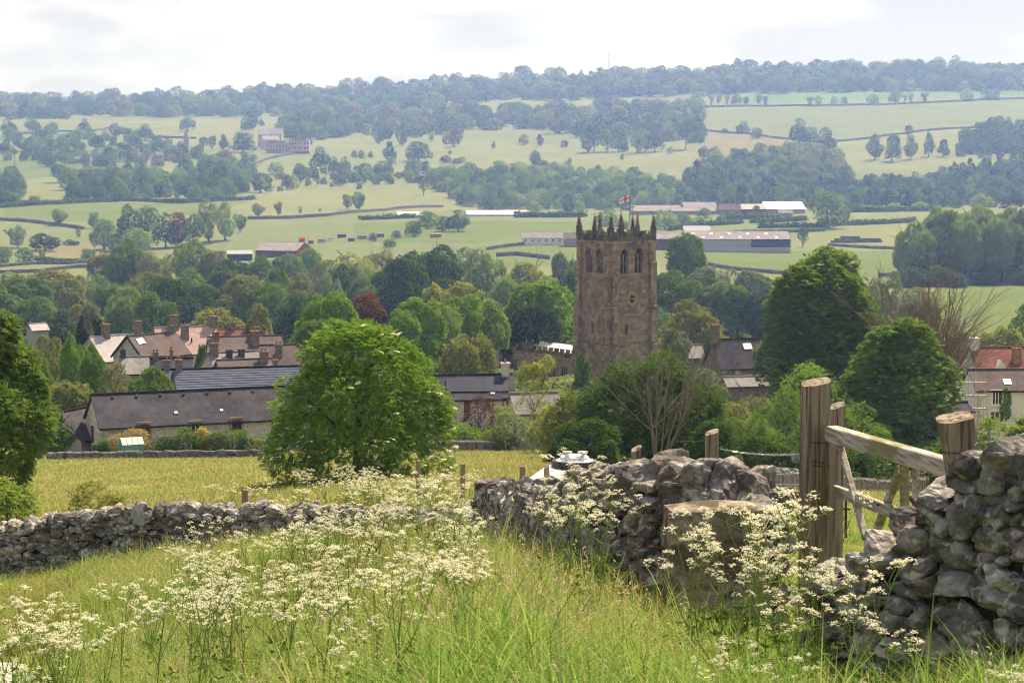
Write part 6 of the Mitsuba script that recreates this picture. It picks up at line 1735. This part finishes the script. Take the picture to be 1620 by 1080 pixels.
def blades(seed, n, R, hmin, hmax, wid, mixn, segs=3, lean=.5, heads=0.0, tuft=0):
    rng = np.random.default_rng(seed)
    a, q = rng.uniform(0, 6.28, n), np.sqrt(rng.random(n)) * R
    B = np.stack([q * np.cos(a), q * np.sin(a), np.full(n, -.03)], 1)
    h = rng.uniform(hmin, hmax, n) * (.7 + .6 * rng.random(n))
    da = rng.uniform(0, 6.28, n); ln = np.abs(rng.normal(.15, lean, n))
    if tuft:  # tussocks: blades spring from a few crowns and arch outwards
        ca, cq = rng.uniform(0, 6.28, tuft), np.sqrt(rng.random(tuft)) * R
        k = rng.integers(0, tuft, n); rr = rng.random(n) ** .7 * .09
        B = np.stack([cq[k] * np.cos(ca[k]) + rr * np.cos(a), cq[k] * np.sin(ca[k]) + rr * np.sin(a), np.full(n, -.03)], 1)
        da = a + rng.normal(size=n) * .5
        ln = np.abs(rng.normal(.75, .4, n)); h = h * rng.uniform(.9, 1.3, tuft)[k]
    D = np.stack([np.cos(da), np.sin(da), np.zeros(n)], 1)
    wv = rng.uniform(0, 6.28, n); S = np.stack([np.cos(wv), np.sin(wv), np.zeros(n)], 1)
    w = wid * rng.uniform(.6, 1.3, n)
    V = []
    for i in range(segs + 1):
        t = i / segs
        P = B + D * (h * ln * t ** 2)[:, None] + np.array([0, 0, 1.0]) * (h * (t - .30 * np.minimum(ln, 1.6) * t ** 2.2))[:, None]
        ww = (w * (1 - t ** 1.6))[:, None]
        V += [P - S * ww, P + S * ww] if i < segs else [P]
    m = 2 * segs + 1
    V = np.stack(V, 1).reshape(-1, 3)
    f = []
    for i in range(segs - 1):
        f += [[2 * i, 2 * i + 1, 2 * i + 3], [2 * i, 2 * i + 3, 2 * i + 2]]
    f += [[2 * segs - 2, 2 * segs - 1, 2 * segs]]
    f = (np.arange(n)[:, None, None] * m + np.array(f)[None]).reshape(-1, 3)
    kinds = rng.choice(len(mixn), n, p=np.array([x for _, x in mixn]) / sum(x for _, x in mixn))
    lo = np.array([BL[k][0] for k, _ in mixn])[kinds]; hi = np.array([BL[k][1] for k, _ in mixn])[kinds]
    t = rng.random((n, 1))
    C = np.repeat(lo * (1 - t) + hi * t, m, 0)
    if heads > 0:  # seed heads on thin stalks
        k = rng.random(n) < heads
        tip = V.reshape(n, m, 3)[k, -1]
        for j in range(4):
            v2, f2, c2 = leaves(tip + rng.normal(size=tip.shape) * .008 + [0, 0, .02 * j], norm(rng.normal(size=tip.shape) + [0, 0, .1]), .016, rng, np.tile((.50, .43, .30), (len(tip), 1)), .35)
            f = np.vstack([f, f2 + len(V)]); V = np.vstack([V, v2]); C = np.vstack([C, c2])
    return V, f, C


GR = []
for i, (mx, hm, hd, tf) in enumerate(([(('green', 5), ('yellow', 2), ('straw', .6)), .46, .015, 0], [(('green', 3), ('yellow', 4), ('straw', 1.0)), .42, .02, 4], [(('yellow', 3), ('straw', 2), ('green', 2), ('rust', 1)), .40, .04, 5], [(('deep', 4), ('green', 4), ('yellow', 1)), .48, .01, 3], [(('green', 6), ('deep', 1.5), ('straw', .3)), .52, .012, 4], [(('green', 4), ('yellow', 3), ('straw', .8)), .34, .02, 0], [(('rust', 3), ('deep', 2), ('yellow', 2)), .42, .02, 3]))  :
    v, f, c = blades(40 + i, 250, .44, .2, hm, .0054, mx, 4, .7, hd, tf)
    scene[f'grass_form_{i}'] = {'type': 'shapegroup', 'blades': mikit.ply((v, f), 'mat_blade', color=c)}
    GR.append(f'grass_form_{i}')
for i, mx in enumerate(((('green', 3), ('yellow', 3), ('field', 3)), (('field', 5), ('yellow', 3), ('straw', 1)), (('field', 4), ('straw', 2), ('green', 1)))):
    v, f, c = blades(60 + i, 150, 1.0, .10, .26, .012, mx, 2, .5)
    scene[f'field_form_{i}'] = {'type': 'shapegroup', 'blades': mikit.ply((v, f), 'mat_blade', color=c)}


def sown(i, name, group, x, y, rz, s, hs=1.0):
    z = float(land(x, y))
    dx, dy = (float(land(x + .3, y)) - z) / .3, (float(land(x, y + .3)) - z) / .3
    M = np.eye(4); c_, s_ = math.cos(rz) * s, math.sin(rz) * s
    M[0, :2], M[1, :2] = (c_, -s_), (s_, c_)
    M[2, :3] = (dx * c_ + dy * s_, -dx * s_ + dy * c_, s * hs)
    M[:3, 3] = (x, y, z)
    scene[f'{name}__{i:04d}'] = {'type': 'instance', 'shapes': {'type': 'ref', 'id': group}, 'to_world': T(M)}


rng = np.random.default_rng(77)
xs, ys = [], []
y = 5.6
while y < 37:
    step = .36 if y < 14 else .50 if y < 22 else .62
    w = y * 860 / F + .8
    for x in np.arange(-w, w, step):
        xs.append(x + rng.uniform(-.5, .5) * step); ys.append(y + rng.uniform(-.5, .5) * step)
    y += step
xs, ys = np.array(xs), np.array(ys)
tone = meshkit.fbm(np.stack([xs / 1.6, ys / 1.6, 0 * xs], 1), 3, 6)
ppb = pp.buffer(.25)
n = 0
for x, y, t in zip(xs, ys, tone):
    if contains_xy(ppb, x, y):
        continue
    if 810 + F * x / y < 150 and y < 9.6:
        continue
    # the trampled gateway and the field beyond the walls are shorter
    px = 810 + F * x / y
    gate = (px > 1195 and y > 14.6) or (px > 800 and y > 17.5 and px > 975 - (y - 16.6) * 18)
    k = int(np.clip((t - .22) / .56 * 6 + rng.normal() * .9, 0, 5.99))
    k = (4, 3, 0, 1, 5, 2)[k]
    if rng.random() < (.5 if px < 110 and y > 12 else .35 if 900 < px < 1090 and y > 9.5 else .04):
        k = 6
    n += 1
    left_low = px < 130 and y > 13
    tall = 1.25 if 560 < px < 1050 and y > 9 and not gate else 1.0
    sown(n, 'meadow_grass', GR[k], x, y, rng.uniform(0, 6.28), rng.uniform(.8, 1.15), .42 if gate else tall * rng.uniform(.8, 1.15) * (.75 if left_low else 1))
tag('meadow_grass', 'long unmown meadow grass with seed heads in the foreground', 'grass', kind='stuff')
n = 0
y = 33.0
while y < 146:
    step = 1.1 + (y - 33) / 75.
    w = y * 850 / F + 2
    for x in np.arange(-w, w, step):
        n += 1
        sown(n, 'field_grass', f'field_form_{int(rng.choice(3, p=(.25, .45, .30)))}', x + rng.uniform(-.5, .5) * step, y + rng.uniform(-.5, .5) * step, rng.uniform(0, 6.28), step * .75, 1.0 / (step * .75) * rng.uniform(.7, 1.3))
    y += step
tag('field_grass', 'short yellowish hay grass of the sloping field', 'grass', kind='stuff')

# cow parsley
scene['mat_stem'] = {'type': 'twosided', 'b': {'type': 'diffuse', 'reflectance': rgb(.20, .27, .08)}}
scene['mat_floret'] = {'type': 'principledthin', 'base_color': rgb(.84, .82, .65), 'roughness': .6, 'diff_trans': .75}


def parsley(seed, h, n_umb, spread):
    rng = np.random.default_rng(seed)
    st, fl = MB(), [[], []]
    top = np.array([rng.normal() * .05, rng.normal() * .05, h * .62])
    st.add(tube([(0, 0, -.05), top * .5 + [rng.normal() * .02, 0, 0], top], [.0045, .004, .0035], 5, False))
    heads, hm = [], []
    nb = max(3, n_umb // 3)
    for i in range(nb):
        a = i * 2.4 + rng.random()
        s = top * rng.uniform(.55, 1.0)
        e = top + np.array([math.cos(a) * spread * rng.uniform(.3, .8), math.sin(a) * spread * rng.uniform(.3, .8), h * rng.uniform(.10, .26)])
        st.add(tube([s, (s + e) / 2 + [0, 0, -.02], e], [.003, .0026, .002], 4, False))
        for j in range(-(-n_umb // nb)):
            e2 = e + np.array([rng.normal() * .07, rng.normal() * .07, h * rng.uniform(.03, .14)])
            st.add(tube([e, (e + e2) / 2 + rng.normal(size=3) * .008, e2], .0018, 3, False))
            heads.append(e2)
    for e in heads:
        i0 = len(fl[0])
        R = rng.uniform(.017, .036)
        tilt = norm(np.array([rng.normal() * .4, rng.normal() * .4, 1]))
        m = rng.integers(8, 13)
        for q in range(m):
            rr = R * math.sqrt((q + .5) / m); aa = q * 2.4
            c = e + np.array([rr * math.cos(aa), rr * math.sin(aa), (.022 - .5 * rr * rr / R) + rng.normal() * .004 - (rr * math.cos(aa) * tilt[0] + rr * math.sin(aa) * tilt[1]) * .8])
            if q % 3 == 0:
                st.add(tube([e, c], .0008, 3, False))
            nf = 6
            P = c + rng.normal(size=(nf, 3)) * [.0055, .0055, .0025]
            fl[0].append(P); fl[1].append(norm(tilt + rng.normal(size=(nf, 3)) * .4))
        hm.append(leaves(np.vstack(fl[0][i0:]), np.vstack(fl[1][i0:]), .0042, rng, np.ones((6 * (len(fl[0]) - i0), 3)), .9, .1)[:2])
    P, N = np.vstack(fl[0]), np.vstack(fl[1])
    v, f, _ = leaves(P, N, .0042, rng, np.ones((len(P), 3)), .9, .1)
    # a few ferny leaves low on the stem
    LP = []
    for i in range(5):
        a = i * 1.9; b0 = top * (.2 + .13 * i)
        for s in np.linspace(.2, 1, 7):
            LP.append(b0 + np.array([math.cos(a), math.sin(a), .35]) * .16 * s + rng.normal(size=3) * .02)
    LP = np.array(LP)
    lv = leaves(LP, norm(rng.normal(size=LP.shape) * .5 + [0, 0, 1]), .03, rng, np.tile((.10, .17, .03), (len(LP), 1)), .4)
    return st.mesh(), (v, f), lv, hm


PF = []
for i in range(9):
    a, b_, c, hm = parsley(300 + i, (.95, .85, 1.05, .75, .9, 1.0, .8, .95, .7)[i], (15, 12, 18, 10, 13, 18, 12, 15, 10)[i], (.22, .18, .26, .16, .2, .26, .2, .24, .2)[i])
    PF.append((mikit.ply(a, 'mat_stem'), mikit.ply(b_, 'mat_floret'), mikit.ply(c[:2], 'mat_blade', color=c[2]), [mikit.ply(q, 'mat_floret') for q in hm]))
    scene[f'parsley_form_{i}'] = {'type': 'shapegroup', 'stem': PF[-1][0], 'flowers': PF[-1][1], 'leaves': PF[-1][2]}
ZONE = [([(110, 940), (190, 885), (300, 850), (420, 820), (560, 790), (640, 760), (740, 770), (760, 800), (720, 835), (640, 850), (560, 870), (500, 905), (430, 960), (330, 970), (220, 980), (120, 985)], 115, 10, 31),
        ([(440, 745), (560, 730), (690, 715), (760, 745), (745, 790), (600, 790), (480, 775)], 60, 26, 50), ([(-20, 940), (60, 930), (150, 970), (120, 1030), (40, 1025), (-20, 1035)], 11, 9.5, 15),
        ([(430, 930), (560, 880), (760, 850), (780, 880), (560, 1000), (420, 1020)], 30, 9, 20), ([(300, 745), (430, 735), (430, 765), (330, 775)], 14, 36, 60), ([(860, 760), (960, 745), (980, 800), (880, 815)], 10, 13, 17)]
n = 0
for poly, count, y0, y1 in ZONE:
    g = Polygon(poly); k = 0; tries = 0
    x0, _, x1, _ = g.bounds
    while k < count and tries < 60000:
        tries += 1
        Y = math.sqrt(rng.uniform(y0 ** 2, y1 ** 2)); px = rng.uniform(x0, x1); s = rng.uniform(.6, 1.2)
        p = on(px, Y)
        i = int(rng.integers(9))
        _, row = project(p + [0, 0, .86 * s])
        if contains_xy(g, px, row) and meshkit.fbm(np.array([[p[0] / 1.1, p[1] / 1.6, 0.]]), 2, 8)[0] > .40 + .12 * rng.normal() and not contains_xy(ppb, p[0], p[1]):
            k += 1; n += 1
            scene[f'cow_parsley_drift__{n:03d}'] = {'type': 'instance', 'shapes': {'type': 'ref', 'id': f'parsley_form_{i}'}, 'to_world': place_tf(p, rng.uniform(0, 6.28), (s, s, s))}
tag('cow_parsley_drift', 'drifts of white cow parsley flowers across the sloping meadow', 'cow parsley', kind='stuff')
SOLO = [(1135, 845, 11.6, 0, 'in front of the sandstone slab\'s middle'), (1160, 905, 11.2, 2, 'low before the sandstone slab'), (1205, 800, 12.2, 5, 'tallest, right of the sandstone slab'), (1190, 870, 11.4, 7, 'close right of the sandstone slab\'s face'), (1238, 900, 11.9, 2, 'between the slab and the right wall'), (1275, 930, 11.5, 4, 'below the foot of the tallest gatepost'), (1345, 905, 11.4, 8, 'before the left end of the right wall'), (1092, 890, 11.6, 3, 'at the left side of the sandstone slab'),
        (1120, 820, 11.9, 1, 'leaning by the top left of the sandstone slab'), (1180, 815, 11.8, 3, 'at the top right of the sandstone slab'), (1215, 850, 11.7, 1, 'right of the sandstone slab at middle height'), (1265, 880, 12.3, 0, 'tall, in front of the tallest gatepost foot'), (1300, 915, 11.6, 6, 'left of the right wall\'s lowest stones'), (1330, 950, 10.6, 1, 'low before the right wall\'s left end'),
        (1250, 965, 10.8, 7, 'low in the middle of the gateway grass'), (1150, 1020, 8.6, 2, 'nearest, at the bottom beside the slab'), (1105, 1045, 8.0, 5, 'nearest at the bottom edge, left one'), (1225, 1055, 7.8, 0, 'nearest at the bottom edge, right one'), (1285, 800, 13.2, 6, 'single thin one against the gatepost foot'), (1600, 1050, 7.9, 4, 'at the bottom right corner'), (1420, 1010, 9.2, 8, 'in the grass before the right wall')]
for px, row, Y, i, where in SOLO:
    k = thing('cow_parsley', f'white cow parsley plant {where}', 'cow parsley', 'cow parsley plants at the gateway')
    p = on(px, Y); hz = pt(px, row, Y)[2] - p[2]
    s = hz / (.95, .85, 1.05, .75, .9, 1.0, .8, .95, .7)[i] * 1.08
    tf = place_tf(p, px * .7, (s, s, s))
    part(k, 'stem', PF[i][0], None, to_world=tf); part(k, 'leaves', PF[i][2], None, to_world=tf)
    for pl in PF[i][3]:
        part(k, 'flower_head', pl, None, to_world=tf)
# ---------------------------------------------------------------- the air
zt = 235.0
scene['haze'] = {'type': 'cube', 'to_world': T().translate([0, 0, (zt - 58) / 2]).scale([4400, 4400, (zt + 58) / 2]), 'bsdf': {'type': 'null'}, 'interior': {'type': 'ref', 'id': 'haze_air'}}
tag('haze', 'thin blue summer haze filling the valley air', 'haze', kind='stuff')
